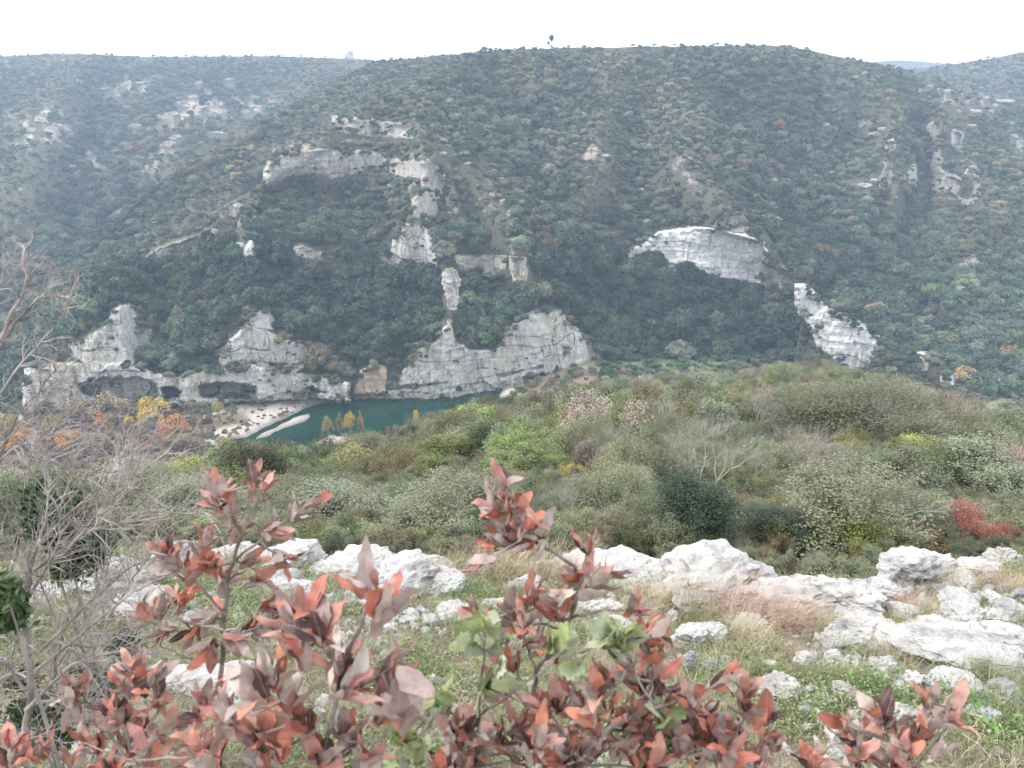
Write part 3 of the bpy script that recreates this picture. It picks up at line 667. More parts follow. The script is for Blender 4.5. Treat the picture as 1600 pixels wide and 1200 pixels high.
BELT = [(120,445),(240,420),(330,398),(450,408),(560,418),(690,425),(820,432),(870,405),(960,410),(1060,440),(1190,448),(1250,470),(1290,545),(1250,560),(1000,556),(930,520),(890,480),(820,482),(700,500),(620,560),(540,570),(500,500),(380,470),(230,470),(130,480)]
def forest(name, label, layer, n, size, cut=None, protos=FAR):
    p, u, v = layer.sample(n); keep = (u > -150) & (u < 1750)
    nz = n2(p[:, 0], p[:, 1], 38, 3.3, 4); b = bare_at(u, v)
    keep &= rng.random(n) > b*1.15 + .4*sstep(.12, .45, nz)*sstep(520, 250, v)
    keep &= clear_mask(u, v); keep &= rng.random(n) > .14*line_field(u, v, RIDGES)
    if cut is not None: keep &= cut(u, v)
    p, u, v, nz, b = p[keep], u[keep], v[keep], nz[keep], b[keep]; m = len(p)
    low = sstep(300, 430, v)*(1 if layer is hillA else .35)
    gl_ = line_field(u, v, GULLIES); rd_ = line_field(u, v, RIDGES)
    zone = n2(p[:, 0], p[:, 1], 70, 8.1, 3)
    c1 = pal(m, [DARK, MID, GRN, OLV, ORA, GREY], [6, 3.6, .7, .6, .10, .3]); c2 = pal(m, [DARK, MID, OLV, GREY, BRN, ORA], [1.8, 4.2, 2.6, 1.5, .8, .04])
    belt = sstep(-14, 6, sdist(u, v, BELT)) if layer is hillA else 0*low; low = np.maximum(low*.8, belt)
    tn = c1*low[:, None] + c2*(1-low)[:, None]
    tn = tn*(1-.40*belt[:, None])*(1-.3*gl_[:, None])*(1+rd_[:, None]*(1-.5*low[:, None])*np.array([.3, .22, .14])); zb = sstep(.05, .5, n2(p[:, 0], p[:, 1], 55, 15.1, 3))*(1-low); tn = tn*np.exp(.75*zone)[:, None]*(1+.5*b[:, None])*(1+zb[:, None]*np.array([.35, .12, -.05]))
    s_ = size*(.66+.5*low+.3*gl_)*np.clip(np.exp(rng.normal(0, .40, m)), .45, 2.0)*(1-.35*b)*(1-.3*rd_)
    vtop = v_of_e(np.interp(p[:, 0]/p[:, 1], layer.a, layer.et)); s_ = s_*(.55+.45*sstep(0, 26, v-vtop))
    small = rng.random(m) < .35*(1-low); s_[small] *= .6
    scl = np.stack([s_, s_, s_*rng.uniform(.7, 1.05, m)], -1); p = p.copy(); p[:, 2] -= scl[:, 2]*(.16+.07*sstep(16, 0, v-vtop))
    return p, scl, tn, u, v, (name, label, protos)
def put_forest(d, mask=None):
    p, scl, tn, u, v, (name, label, protos) = d
    if mask is not None: p, scl, tn = p[mask], scl[mask], tn[mask]
    return scatter(name, p, scl, zrot(len(p)), rng.integers(len(protos), size=len(p)), tn, protos, label)

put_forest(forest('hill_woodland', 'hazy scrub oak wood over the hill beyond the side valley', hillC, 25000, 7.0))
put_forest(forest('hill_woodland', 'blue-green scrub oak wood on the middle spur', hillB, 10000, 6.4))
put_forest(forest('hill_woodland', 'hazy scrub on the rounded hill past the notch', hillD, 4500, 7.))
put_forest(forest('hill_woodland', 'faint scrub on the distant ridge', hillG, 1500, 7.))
fa = forest('hillside_woodland', 'holm oak wood and scrub covering the main hillside', hillA, 34000, 5.6)
# the largest crowns above the far bank are trees of their own
p, scl, tn, u, v, inf = fa
cand = np.where((v > 398) & (v < 600) & (u > 130) & (u < 1290) & (scl[:, 0] > 6.6))[0]
px = scl[cand, 0]/p[cand, 1]; cand = cand[np.argsort(-px)]; chosen = []; taken = np.zeros((0, 2))
for i in cand:
    q = np.array([u[i], v[i]])
    if len(taken) == 0 or np.min(np.hypot(*(taken-q).T)) > 13: chosen.append(i); taken = np.vstack([taken, q])
    if len(chosen) >= 230: break
msk = np.ones(len(p), bool); msk[chosen] = False; put_forest(fa, msk)
for i in chosen:
    k = int(rng.integers(5)); c = tn[i]
    e_ = empty('holm_oak', p[i], (0, 0, rng.uniform(0, 6.28)), scl[i]*np.array([1.1, 1.1, 1.2]))
    where = ('around the lone rock pinnacle' if abs(u[i]-706) < 62 and v[i] < 510 else 'above the cave cliff' if u[i] < 330 else 'above the blue-grey streaked face' if u[i] < 530 else
             'above the ochre rock face' if u[i] < 645 else 'above the broad river cliff' if u[i] < 930 else 'in the hollow below the large white wall')
    kd = 'ochre autumn tree' if c[0] > .17 else 'pale grey-olive tree' if c[0] > .07 else 'dark green holm oak'
    lb = kd + ' in the wood ' + where; g = kd + 's ' + where
    tag(e_, lb, 'tree', g)
    obj('crown', FARC[k][0], e_, tint=c); obj('trunk', FARTRUNK[k], e_)
# grassy spur: sparse bushes
put_forest(forest('spur_scrub', 'low scrub on the grassy spur', spur, 1000, 3.0))

# bushes rooted on ledges and along the edges of the cliffs
cp = np.concatenate(CLIFFPTS); ci_ = np.concatenate(CLIFFIN); cp = cp[n2(cp[:, 0], cp[:, 2], 7, 3.) > -.05]; ci_ = ci_[n2(ci_[:, 0], ci_[:, 2], 8, 3.) > .22]
cp = np.concatenate([cp[rng.choice(len(cp), 1700, False)], ci_[rng.choice(len(ci_), 190, False)]]); cp = cp + rng.normal(0, .5, cp.shape)
n = len(cp); s_ = np.concatenate([rng.uniform(1.2, 4.6, 1700), rng.uniform(.7, 2.6, 190)]); cp[:, 2] -= s_*.25
scatter('cliff_bushes', cp, np.stack([s_, s_, s_*.85], -1), zrot(n), rng.integers(len(FAR), size=n), pal(n, [DARK, MID, OLV, GREY, BRN], [3, 4, 3, 1.5, 1]), FAR, 'small bushes rooted on ledges of the pale cliffs')

# the tree that stands up on the skyline
def skyline_tree():
    a, e = ae(861, 70); Y = 548.; b = np.array([a*Y, Y, e*Y-2]); H = 19*depth_of(b)/FPX
    r = np.random.default_rng(31); C = Bag(); d = rand_dir(420, r); q = d*np.array([.2, .2, .27])*r.uniform(.5, 1, (420, 1))+np.array([.03, 0, .78])
    quads(C, q, rand_dir(420, r), .09, .06, 0, r.random(420), r)
    d = rand_dir(130, r); q = d*np.array([.1, .1, .13])+np.array([-.22, 0, .38]); quads(C, q, rand_dir(130, r), .08, .05, 0, r.random(130), r)
    T = Bag(); tube(T, [(0, 0, -.1), (.02, 0, .3), (.03, 0, .85)], [.05, .04, .02], 6); tube(T, [(0, 0, .1), (-.12, 0, .28), (-.22, 0, .4)], [.03, .025, .015], 5)
    e_ = empty('skyline_tree', b, None, (H, H, H)); tag(e_, 'lone slender tree breaking the skyline of the main hill', 'tree')
    obj('crown', C.mesh('crown', [M_LEAF]), e_, tint=(.07, .075, .06)); obj('trunk', T.mesh('trunk', [M_BARK]), e_)
skyline_tree()
def skyline_ruin():
    """blocky pale building on the far skyline"""
    a, e = ae(548, 87); Y = 1090.; b = np.array([a*Y, Y, e*Y-3]); z = depth_of(b)/FPX
    e_ = empty('farmhouse', b); tag(e_, 'tiny pale building on the hazy skyline', 'building')
    mw = plain_mat('pale_render', (.5, .48, .45), (.6, .58, .54), .4); mr = plain_mat('roof_tile', (.32, .2, .15), (.4, .27, .2), .6); mg = plain_mat('dark_opening', (.03, .03, .035), (.05, .05, .05), 1)
    def box(nm, x0, x1, y0, y1, z0, z1, m, par=e_):
        V = [(x, y, zz) for zz in (z0, z1) for x, y in ((x0, y0), (x1, y0), (x1, y1), (x0, y1))]
        return obj(nm, make_mesh(nm, V, [np.array([(0,3,2,1),(4,5,6,7),(0,1,5,4),(1,2,6,5),(2,3,7,6),(3,0,4,7)])], [m]), par)
    W = 8*z; H = 9*z
    wl_ = box('wall', -W*.5, W*.5, -4, 4, -3, H, mw); box('wing_wall', -W*1.1, -W*.5-.01, -3, 3, -3, H*.7, mw)
    V = [(-W*.55, -4.6, H), (W*.55, -4.6, H), (W*.55, 4.6, H), (-W*.55, 4.6, H), (-W*.55, 0, H+2), (W*.55, 0, H+2)]
    obj('roof', make_mesh('roof', V, [np.array([(0,1,5,4),(2,3,4,5)]), np.array([(0,4,3),(1,2,5)])], [mr]), e_)
    for x in (-.25, .2): box('window', W*x, W*x+1., -4.06, -4.01, H*.55, H*.55+1.4, mg)
skyline_ruin()

# ------------------------------------------------------------------ valley floor: river bed, gravel bars, water
BAR1 = [(-200,760),(-150,655),(60,642),(200,640),(330,634),(440,622),(485,618),(512,627),(470,643),(430,660),(385,684),(350,694),(330,712),(280,740),(100,800)]
BAR2 = [(384,690),(420,669),(468,648),(487,643),(488,652),(482,660),(452,670),(412,686)]
BAR3 = [(490,692),(515,677),(540,680),(600,677),(640,662),(668,657),(700,720),(500,725)]
ZW = -120.0
def plane_uv(x, y, z): return uv_of(x/y, z/y)
gx = np.arange(-330, 190, 1.4); gy = np.arange(165, 345, 1.2); GX, GY = np.meshgrid(gx, gy, indexing='ij')
U, V = plane_uv(GX, GY, ZW); wob = 5*n2(GX, GY, 9, 2)+2*n2(GX, GY, 3, 4)
bz = np.full(GX.shape, -2.2)
for poly, hgt in ((BAR1, 1.5), (BAR2, .8), (BAR3, .7)): bz = np.maximum(bz, -2.2 + (2.2+hgt)*sstep(-9, 9, sdist(U, V, poly)*1.0+wob*.5)+ (.2*wob*.3))
bz = np.maximum(bz, -2.2+5.*sstep(772, 806, U+.6*(V-605))); bz += .25*n2(GX, GY, 5, 9)
scrubm = np.clip(.9*sstep(780, 830, U)+sstep(4, 30, sdist(U, V, BAR1))*sstep(520, 330, U) + .5*n2(GX, GY, 10, 11), 0, 1)
wetm = sstep(.9, .1, bz)
def bed_mat():
    m, nt, b, out = mat('river_gravel'); n1 = tex(nt, 'NOISE', .35, None, 8, .7); n3 = tex(nt, 'NOISE', 2.5, None, 6, .7)
    c = mixc(nt, rng_(nt, n3, .35, .65), (.36, .32, .275), (.50, .455, .40))
    sc_ = attr(nt, 'scrub').outputs['Fac']; wt = attr(nt, 'wet').outputs['Fac']
    f = rng_(nt, mth(nt, 'ADD', sc_, mth(nt, 'MULTIPLY', mth(nt, 'SUBTRACT', n1, .5), 1.6)), .35, .75)
    c = mixc(nt, f, c, mixc(nt, rng_(nt, n3, .4, .6), (.20, .14, .095), (.27, .225, .15)))
    c = mixc(nt, mth(nt, 'MULTIPLY', wt, .75), c, (.15, .135, .10))
    nt.links.new(c, b.inputs['Base Color']); bump(nt, b, n3, .4, .2); return m
me = make_mesh('riverbed', np.stack([GX, GY, ZW+bz], -1).reshape(-1, 3), [grid_faces(len(gx), len(gy))], [bed_mat()], None, True, None, {'scrub': scrubm, 'wet': wetm})
tag(obj('riverbed', me), kind='structure')
def water_mat():
    m, nt, b, out = mat('river_water'); b.inputs['Base Color'].default_value = (.012, .068, .058, 1)
    n1 = tex(nt, 'NOISE', .03, None, 3, .5); c = mixc(nt, rng_(nt, n1, .4, .65), (.003, .020, .013), (.006, .034, .021))
    nt.links.new(c, b.inputs['Base Color'])
    b.inputs['Roughness'].default_value = .06; b.inputs['IOR'].default_value = 1.33; b.inputs['Specular IOR Level'].default_value = .2
    h = tex(nt, 'NOISE', 1.2, None, 4, .6, (1, .5, 1)); bump(nt, b, h, .25, .06); return m
wx = np.linspace(-330, 190, 40); wy = np.linspace(165, 340, 24); WX, WY = np.meshgrid(wx, wy, indexing='ij')
me = make_mesh('river', np.stack([WX, WY, np.full(WX.shape, ZW)], -1).reshape(-1, 3), [grid_faces(40, 24)], [water_mat()], None, True)
tag(obj('river', me), kind='structure')
# ground under the whole valley, out to the hills
vx = np.linspace(-900, 900, 50); vy = np.linspace(60, 1900, 60); VX, VY = np.meshgrid(vx, vy, indexing='ij')
me = make_mesh('valley_floor', np.stack([VX, VY, np.full(VX.shape, -124.)], -1).reshape(-1, 3), [grid_faces(50, 60)], [M_HILL], None, True, None, {'bare': np.zeros(VX.size)})
tag(obj('valley_floor', me), kind='structure')
# meadow strip below the valley wood
def on_plane(u, v, z=ZW): a, e = ae(u, v); Y = z/e; return np.array([a*Y, Y, z])
def meadow():
    us = np.linspace(930, 1330, 60); vs = np.linspace(618, 552, 16); Uq, Vq = np.meshgrid(us, vs, indexing='ij')
    a, e = ae(Uq, Vq); Y = -117.2/e; Q = np.stack([a*Y, Y, np.full(Y.shape, -117.2)+.4*n2(a*Y, Y, 6)], -1)
    m, nt, b, out = mat('meadow_grass'); n1 = tex(nt, 'NOISE', .3, None, 6, .7)
    nt.links.new(mixc(nt, rng_(nt, n1, .4, .62), (.075, .15, .035), (.14, .15, .07)), b.inputs['Base Color'])
    tag(obj('meadow', make_mesh('meadow', Q.reshape(-1, 3), [grid_faces(60, 16)], [m], None, True)), kind='structure')
meadow()

# riverside trees in autumn colour
AUT = [crown_mesh(140+k, 900, .06, .042, 12, 140, False, 1.15) for k in range(3)]; AUTT = [trunk_mesh(140+k, AUT[k][1], .022) for k in range(3)]
YEL = (.58, .39, .06); ORG = (.52, .23, .06); LYE = (.36, .30, .09); TAN = (.26, .20, .11); SAGE = (.15, .16, .10)
RIV = [(250,690,52,62,YEL,'golden poplar beside the orange poplar on the gravel bar'),(272,698,46,44,ORG,'bright orange poplar on the gravel bar'),
 (206,676,20,24,YEL,'small round golden tree on the gravel bar'),(164,690,20,40,ORG,'slim orange tree on the gravel bar'),
 (40,712,48,36,ORG,'low orange tree behind the bare twigs'),(14,700,44,50,LYE,'pale yellow tree behind the bare twigs'),
 (90,690,30,40,LYE,'straw yellow tree near the cave cliff'),(180,666,70,44,TAN,'wide tan willow thicket below the caves'),
 (125,668,44,40,TAN,'small tan willow thicket below the caves'),(226,660,24,28,LYE,'straw yellow bush below the caves'),
 (316,664,34,34,SAGE,'sage green willow on the gravel bar'),(345,662,26,32,LYE,'yellowish willow beside the sage one'),(364,658,22,24,SAGE,'grey-green bush at the edge of the gravel'),
 (300,708,46,30,TAN,'tan willow bush beside the gravel edge'),(292,690,20,20,BRN,'brown bush on the pale gravel'),
 (516,694,20,40,LYE,'greenish yellow poplar by the river'),(534,694,13,46,TAN,'slim olive poplar by the river'),(550,694,20,48,YEL,'brightest golden poplar by the river'),
 (566,692,11,44,(.42,.26,.10),'slim apricot poplar by the river'),(651,672,11,30,YEL,'tiny golden poplar at the canopy edge'),
 (350,710,30,24,LYE,'olive yellow bush above the shrub canopy'),(110,705,40,30,ORG,'rusty willow thicket behind the bare twigs'),(150,705,46,26,TAN,'dull tan willow thicket behind the bare twigs'),
 (410,632,30,12,GRN,'green bush at the top of the gravel bar'),(455,632,34,8,(.15,.075,.06),'dark red willow scrub along the channel')]
for i, (u, v, w_, h_, c, lb) in enumerate(RIV):
    q = on_plane(u, v, ZW+.9); z = depth_of(q)/FPX; k = i % 3
    e_ = empty('riverside_tree', q, (0, 0, i*1.3), (w_*z*(1.2 if u < 330 else 1.05), w_*z*1.1, h_*z*1.2)); tag(e_, lb, 'tree', 'autumn trees along the river')
    obj('crown', AUT[k][0], e_, tint=c); obj('trunk', AUTT[k], e_)
# low scrub on the bars
n = 2600; uu = rng.uniform(-60, 500, n); vv = rng.uniform(618, 735, n); s1 = sdist(uu, vv, BAR1)
kp = (s1 > 4) & (rng.random(n) < sstep(500, 260, uu)*.75+.12); kp |= (s1 > 1) & (np.abs(vv-(690-(uu-330)*.40)) < 7) & (uu > 330) & (uu < 480) & (rng.random(n) < .8)
uu, vv = uu[kp], vv[kp]; a, e = ae(uu, vv); Y = (ZW+1.)/e; pp = np.stack([a*Y, Y, np.full(len(Y), ZW+.9)], -1); m = len(pp)
tn = pal(m, [(.15, .085, .065), BRN, TAN, SAGE, (.25, .16, .12)], [2, 3, 3, 2, 3]); s_ = rng.uniform(.8, 3.4, m)*np.where(uu > 330, .6, 1)
scatter('gravel_bar_scrub', pp, np.stack([s_, s_, s_*.8], -1), zrot(m), rng.integers(len(FAR), size=m), tn, FAR, 'low brown willow scrub over the gravel bar')
# bushes along the foot of the far cliffs
n = 420; uu = rng.uniform(-60, 620, n); vv = np.interp(uu, [-60,100,200,300,400,480,530,620], [646,642,637,632,624,620,622,622])+rng.uniform(-5, 4, n)
q = np.array([on_plane(a_, b_, ZW+1.) for a_, b_ in zip(uu, vv)]); s_ = rng.uniform(1.5, 4.5, n)*np.where(uu > 480, .5, 1)
scatter('cliff_foot_bushes', q, np.stack([s_, s_, s_*.8], -1), zrot(n), rng.integers(len(FAR), size=n), pal(n, [MID, GRN, OLV, SAGE, BRN], [3, 3, 3, 2, 1]), FAR, 'green bushes along the foot of the cave cliff')
# valley floor bushes before the dark wood
n = 420; uu = rng.uniform(940, 1400, n); vv = rng.uniform(528, 600, n); kp = ~((uu < 1090) & (np.abs(vv-562) < 9)); uu, vv = uu[kp], vv[kp]
a, e = ae(uu, vv); Y = -117./e; pp = np.stack([a*Y, Y, np.full(len(Y), -117.3)], -1); m = len(pp); s_ = rng.uniform(2, 5.5, m)
scatter('valley_bushes', pp, np.stack([s_, s_, s_*.8], -1), zrot(m), rng.integers(len(FAR), size=m), pal(m, [GRN, (.04, .08, .03), SAGE, MID, TAN, GREY], [5, 4, 3, 2, 1, 1.5]), FAR, 'mixed green bushes between the meadow and the dark wood')

# bushes over the right bank
n = 1500; uu = rng.uniform(785, 1750, n); vv = rng.uniform(572, 720, n); a, e = ae(uu, vv); Y = (ZW+2.2)/e; kp = Y < 330; Y, a, uu, vv = Y[kp], a[kp], uu[kp], vv[kp]; kp = ~((uu < 960) & (vv < 596-(uu-790)*.08)) | (rng.random(len(uu)) < .35); Y, a = Y[kp], a[kp]
pp = np.stack([a*Y, Y, np.full(len(Y), ZW+2.2)], -1); m = len(pp); s_ = rng.uniform(1.6, 4.6, m)
scatter('bank_bushes', pp, np.stack([s_, s_, s_*.8], -1), zrot(m), rng.integers(len(FAR), size=m), pal(m, [GRN, OLV, SAGE, MID, TAN, GREY, (.2, .13, .1)], [4, 4, 3, 2, 1.5, 2, 1]), FAR, 'scrub along the bank where the river bends away')

# ------------------------------------------------------------------ near slope below the rim
CANOPY = [(-500,790),(-100,770),(0,775),(200,756),(330,728),(420,700),(520,690),(600,677),(650,660),(700,640),(770,622),(850,612),(930,592),(1000,585),(1100,578),(1200,570),(1290,562),(1350,574),(1420,594),(1480,606),(1530,632),(1600,662),(1800,740),(2200,800)]
YTOP_N = [(-500,60),(0,62),(330,66),(520,74),(650,95),(770,112),(930,128),(1100,138),(1290,140),(1480,112),(1600,95),(2200,60)]
_cu = np.array(CANOPY, float); _yu = np.array(YTOP_N, float); _ca, _ce = ae(_cu[:, 0], _cu[:, 1])
NA = np.linspace(-1.15, 1.15, 300)
nYt = np.interp(NA, np.interp(_yu[:, 0], _cu[:, 0], _ca), _yu[:, 1]); nVt = np.interp(NA, _ca, _cu[:, 1]) + 2.7*FPX*.95/nYt*1.15
V0N, Y0N = 880., 6.6
def near_Y(a, v):
    yt = np.interp(a, NA, nYt); vt = np.interp(a, NA, nVt); t = np.clip((V0N-v)/(V0N-vt), 0, 1)
    return Y0N*np.exp(np.log(yt/Y0N)*(t*.82+.18*t*t))
def near_point(a, v):
    Y = near_Y(a, v); return np.stack([a*Y, Y, e_of_v(v)*Y], -1)
tt = np.linspace(0, 1, 150); Vn = V0N + (nVt-V0N)[:, None]*tt; An = np.repeat(NA[:, None], 150, 1)
PN = near_point(An, Vn)
first = PN[:, :1].copy(); first[..., 1] -= 2.2; first[..., 0] = NA[:, None]*first[..., 1]; first[..., 2] += -.6
rows = [first, PN]
last = PN[:, -1:]
for k in range(1, 9):
    q = last.copy(); drop = (124.5+last[..., 2])*(k/8.)**1.15; q[..., 1] += drop*.95+1.5*k; q[..., 2] -= drop; q[..., 0] = last[..., 0]/last[..., 1]*q[..., 1]; rows.append(q)
WN = np.concatenate(rows, 1); WN[..., 2] += .12*n2(WN[..., 0], WN[..., 1], 3.)*np.minimum(WN[..., 1]*.03, 1)
M_SLOPE = hill_mat('leaf_litter_slope', (.05, .045, .032), (.20, .16, .12), (.085, .075, .05))
me = make_mesh('near_slope', WN.reshape(-1, 3), [grid_faces(300, WN.shape[1])[:, ::-1]], [M_SLOPE], None, True, None, {'bare': np.full(WN.shape[:2], .05)})
tag(obj('near_slope', me), kind='structure')

# shapes of near trees and shrubs
NP = {}
def reg(key, me, tr): NP.setdefault(key, []).append((me, tr))
for k in range(3):
    reg('dense', *leafy_mesh(200+k, 19000, .019, .012, .034, 5, .66, .30, 3, M_BARK))
    reg('airy', *leafy_mesh(210+k, 11000, .017, .010, .026, 5, .62, .38, 3))
    reg('clump', *leafy_mesh(220+k, 16000, .019, .012, .022, 5, .72, .22, 3, M_BARK, .018, .6))
    C, T, bg_, tips = bare_mesh(230+k, M_PALETWIG if k != 1 else M_TWIG, 6, .55, .35, .013, 3); reg('bare', C, T)
    reg('dense_lo', *leafy_mesh(240+k, 8000, .026, .017, .038, 4, .66, .30, 3, M_BARK, .018, 1., .6))
    reg('airy_lo', *leafy_mesh(250+k, 6500, .023, .014, .032, 4, .62, .38, 3))
    reg('clump_lo', *leafy_mesh(260+k, 7500, .026, .017, .028, 4, .72, .22, 3, M_BARK, .018, .6, .6))
for k in range(2):
    C, T, bg_, tips = bare_mesh(270+k, M_TWIG, 5, .55, .35, .022, 3); reg('bare_lo', C, T)

G_GREY = (.165, .185, .095); G_SAGE = (.19, .21, .115); G_OLIVE = (.15, .155, .058); G_BRIGHT = (.145, .185, .06); G_DARK = (.035, .06, .035); G_BROWN = (.15, .12, .07)
G_YG = (.17, .185, .045); G_PALE = (.20, .22, .14); G_YEL = (.42, .34, .07); G_RED = (.30, .095, .065); G_PINK = (.24, .17, .14)
USED = []; SPX = []
def plant(name, key, base, w_, h_, tint, label, cat, group=None, k=None, rz=None):
    me, tr = NP[key][rng.integers(len(NP[key])) if k is None else k]
    e_ = empty(name, base, (0, 0, rng.uniform(0, 6.28) if rz is None else rz), (w_, w_, h_)); tag(e_, label, cat, group)
    obj('crown', me, e_, tint=tint); obj('trunk', tr, e_); return e_
def special(u, vtop, vbot, wpx, key, tint, label, cat='shrub', name='shrub', dy=0., k=None):
    a, _ = ae(u, vbot); vb = min(vbot, 872.); a = float(ae(u, vb)[0]); b = near_point(a, vb)
    if vbot > 872: b = b*1.0
    z = depth_of(b)/FPX; h_ = (vbot-vtop)*z*1.06; w_ = wpx*z*1.18
    b = b.copy(); b[2] -= max(0, (vbot-872.))*z*.35
    USED.append((b[0], b[1], w_*.42)); SPX.append((u, vtop, vbot, wpx, b[1])); return plant(name, key, b, w_, h_, tint, label, cat, None, k)
special(1075, 742, 872, 165, 'dense', G_DARK, 'dense dark green evergreen just below the rim boulders', 'shrub', 'evergreen_shrub')
special(1322, 822, 916, 135, 'dense', G_YG, 'rounded yellow-green bush tucked behind the rim boulders', 'bush', 'bush')
special(1492, 778, 875, 110, 'airy', G_RED, 'red-brown leafed shrub behind the rim boulders', 'shrub', 'shrub')
special(1560, 815, 880, 60, 'airy', G_RED, 'small red-brown bush beside the red-brown leafed shrub', 'bush', 'bush')
special(1105, 648, 800, 190, 'bare', G_GREY, 'pale leafless tree with a fan of fine twigs', 'tree', 'bare_tree', k=0)
special(1240, 660, 800, 210, 'bare', G_GREY, 'grey-pink leafless tree beside the pale one', 'tree', 'bare_tree', k=1)
special(1330, 718, 868, 270, 'airy', (.165, .18, .105), 'wide sage green shrub above the yellow-green bush', 'shrub', 'shrub')
special(1180, 838, 905, 120, 'bare', G_PINK, 'low brown leafless scrub against the sloping boulder', 'shrub', 'scrub', k=2)
special(893, 722, 766, 44, 'dense', G_YEL, 'small bright yellow tree on the near slope', 'tree', 'tree')
special(1140, 618, 668, 130, 'clump', G_BRIGHT, 'bright green flat-topped tree above the bare trees', 'tree', 'tree')
special(1345, 585, 720, 290, 'airy', (.085, .09, .045), 'broad dark olive tree crowning the near ridge', 'tree', 'tree')
special(1250, 600, 690, 150, 'airy', (.095, .095, .05), 'dark olive tree beside the broad crowning one', 'tree', 'tree')
special(1530, 690, 800, 190, 'clump', G_PALE, 'pale silvery green tree on the near slope', 'tree', 'tree')
special(1400, 700, 790, 160, 'dense', (.12, .13, .075), 'grey-green rounded tree beside the silvery one', 'tree', 'tree')
special(1105, 592, 628, 120, 'clump_lo', G_PALE, 'pale grey-green tree at the top of the near ridge', 'tree', 'tree')
special(960, 720, 830, 150, 'airy', G_GREY, 'grey-green shrub beside the dense dark evergreen', 'shrub', 'shrub')
special(880, 742, 842, 130, 'bare', G_GREY, 'grey tangled leafless shrub below the yellow tree', 'shrub', 'shrub', k=1)
special(1000, 752, 850, 110, 'airy', (.14, .155, .075), 'olive green shrub between the grey shrub and dark evergreen', 'shrub', 'shrub')
special(700, 740, 862, 230, 'airy', (.17, .185, .11), 'broad grey-green shrub behind the middle boulders', 'shrub', 'shrub', k=0)
special(560, 752, 858, 260, 'airy', (.16, .175, .12), 'wide dull green shrub behind the middle boulders', 'shrub', 'shrub', k=1)
special(440, 760, 860, 170, 'airy', (.15, .165, .105), 'twiggy dull green shrub behind the low boulders', 'shrub', 'shrub', k=2)
special(330, 735, 845, 200, 'airy', (.19, .20, .13), 'pale green twiggy shrub behind the flat rock', 'shrub', 'shrub', k=1)
special(230, 715, 840, 200, 'airy', (.18, .195, .10), 'yellowish green twiggy shrub beside the grey branches', 'shrub', 'shrub', k=0)
special(820, 690, 760, 150, 'clump', G_BRIGHT, 'bright green clumpy tree beside the yellow tree', 'tree', 'tree')
special(700, 690, 750, 140, 'clump', (.12, .14, .04), 'mid green clumpy tree among olive ones', 'tree', 'tree')
special(560, 690, 745, 160, 'dense', (.10, .105, .035), 'dark moss green tree above the dull shrubs', 'tree', 'tree')
special(640, 700, 755, 110, 'dense', (.13, .105, .04), 'bronze tinted tree between green ones', 'tree', 'tree')
special(1170, 700, 770, 80, 'bare', G_GREY, 'thin grey leafless sapling between the bare trees', 'sapling', 'sapling', k=1)
special(1290, 775, 850, 60, 'airy', G_RED, 'rusty twiggy bush under the sage shrub', 'bush', 'bush')
special(1440, 790, 880, 120, 'airy', (.12, .135, .085), 'dull green shrub behind the leaning boulder', 'shrub', 'shrub')
special(1590, 760, 860, 130, 'airy', (.16, .175, .10), 'soft green shrub beyond the last rim boulder', 'shrub', 'shrub')

special(1215, 790, 872, 120, 'dense', (.05, .07, .045), 'dark rounded shrub between the evergreen and the sage shrub', 'shrub', 'shrub')
special(1175, 770, 850, 90, 'airy', (.13, .14, .08), 'thin olive shrub under the pale leafless tree', 'shrub', 'shrub')

# the rest of the near slope: the nearest as plants of their own, those further down as one mass
KINDS = [  # key, tint, weight, name, label, cat, group
 ('airy', G_GREY, 5, 'shrub', 'grey-green fine-leafed shrub on the near slope', 'shrub', 'grey-green shrubs on the near slope'),
 ('airy', G_SAGE, 3, 'shrub', 'sage green fine-leafed shrub on the near slope', 'shrub', 'sage shrubs on the near slope'),
 ('dense', G_OLIVE, 3, 'evergreen_oak', 'olive green rounded oak on the near slope', 'tree', 'olive oaks on the near slope'),
 ('clump', G_BRIGHT, 2, 'evergreen_tree', 'bright green clumpy tree on the near slope', 'tree', 'bright green trees on the near slope'),
 ('dense', (.085, .10, .05), 3, 'evergreen_oak', 'dull dark green oak on the near slope', 'tree', 'dark oaks on the near slope'),
 ('airy', G_BROWN, 1.8, 'oak', 'brownish autumn oak on the near slope', 'tree', 'brownish oaks on the near slope'),
 ('bare', G_GREY, 2.2, 'bare_shrub', 'grey leafless shrub on the near slope', 'shrub', 'leafless shrubs on the near slope'),
 ('clump', G_PALE, 1.3, 'evergreen_tree', 'pale silvery tree on the near slope', 'tree', 'silvery trees on the near slope'),
 ('airy', G_PINK, .8, 'shrub', 'pinkish brown twiggy shrub on the near slope', 'shrub', 'pinkish shrubs on the near slope'),
 ('dense', G_YG, .7, 'bush', 'yellow-green bush on the near slope', 'bush', 'yellow-green bushes on the near slope')]
pts = []
r2 = np.random.default_rng(77); cell = {}
def near_ok(x, y, rad):
    i, j = int(x//3), int(y//3)
    for di in (-2, -1, 0, 1, 2):
        for dj in (-2, -1, 0, 1, 2):
            for (x2, y2, r_) in cell.get((i+di, j+dj), ()):
                if (x-x2)**2+(y-y2)**2 < ((rad+r_)*.5)**2: return False
    return True
for (x, y, r_) in USED: cell.setdefault((int(x//3), int(y//3)), []).append((x, y, r_*1.5))
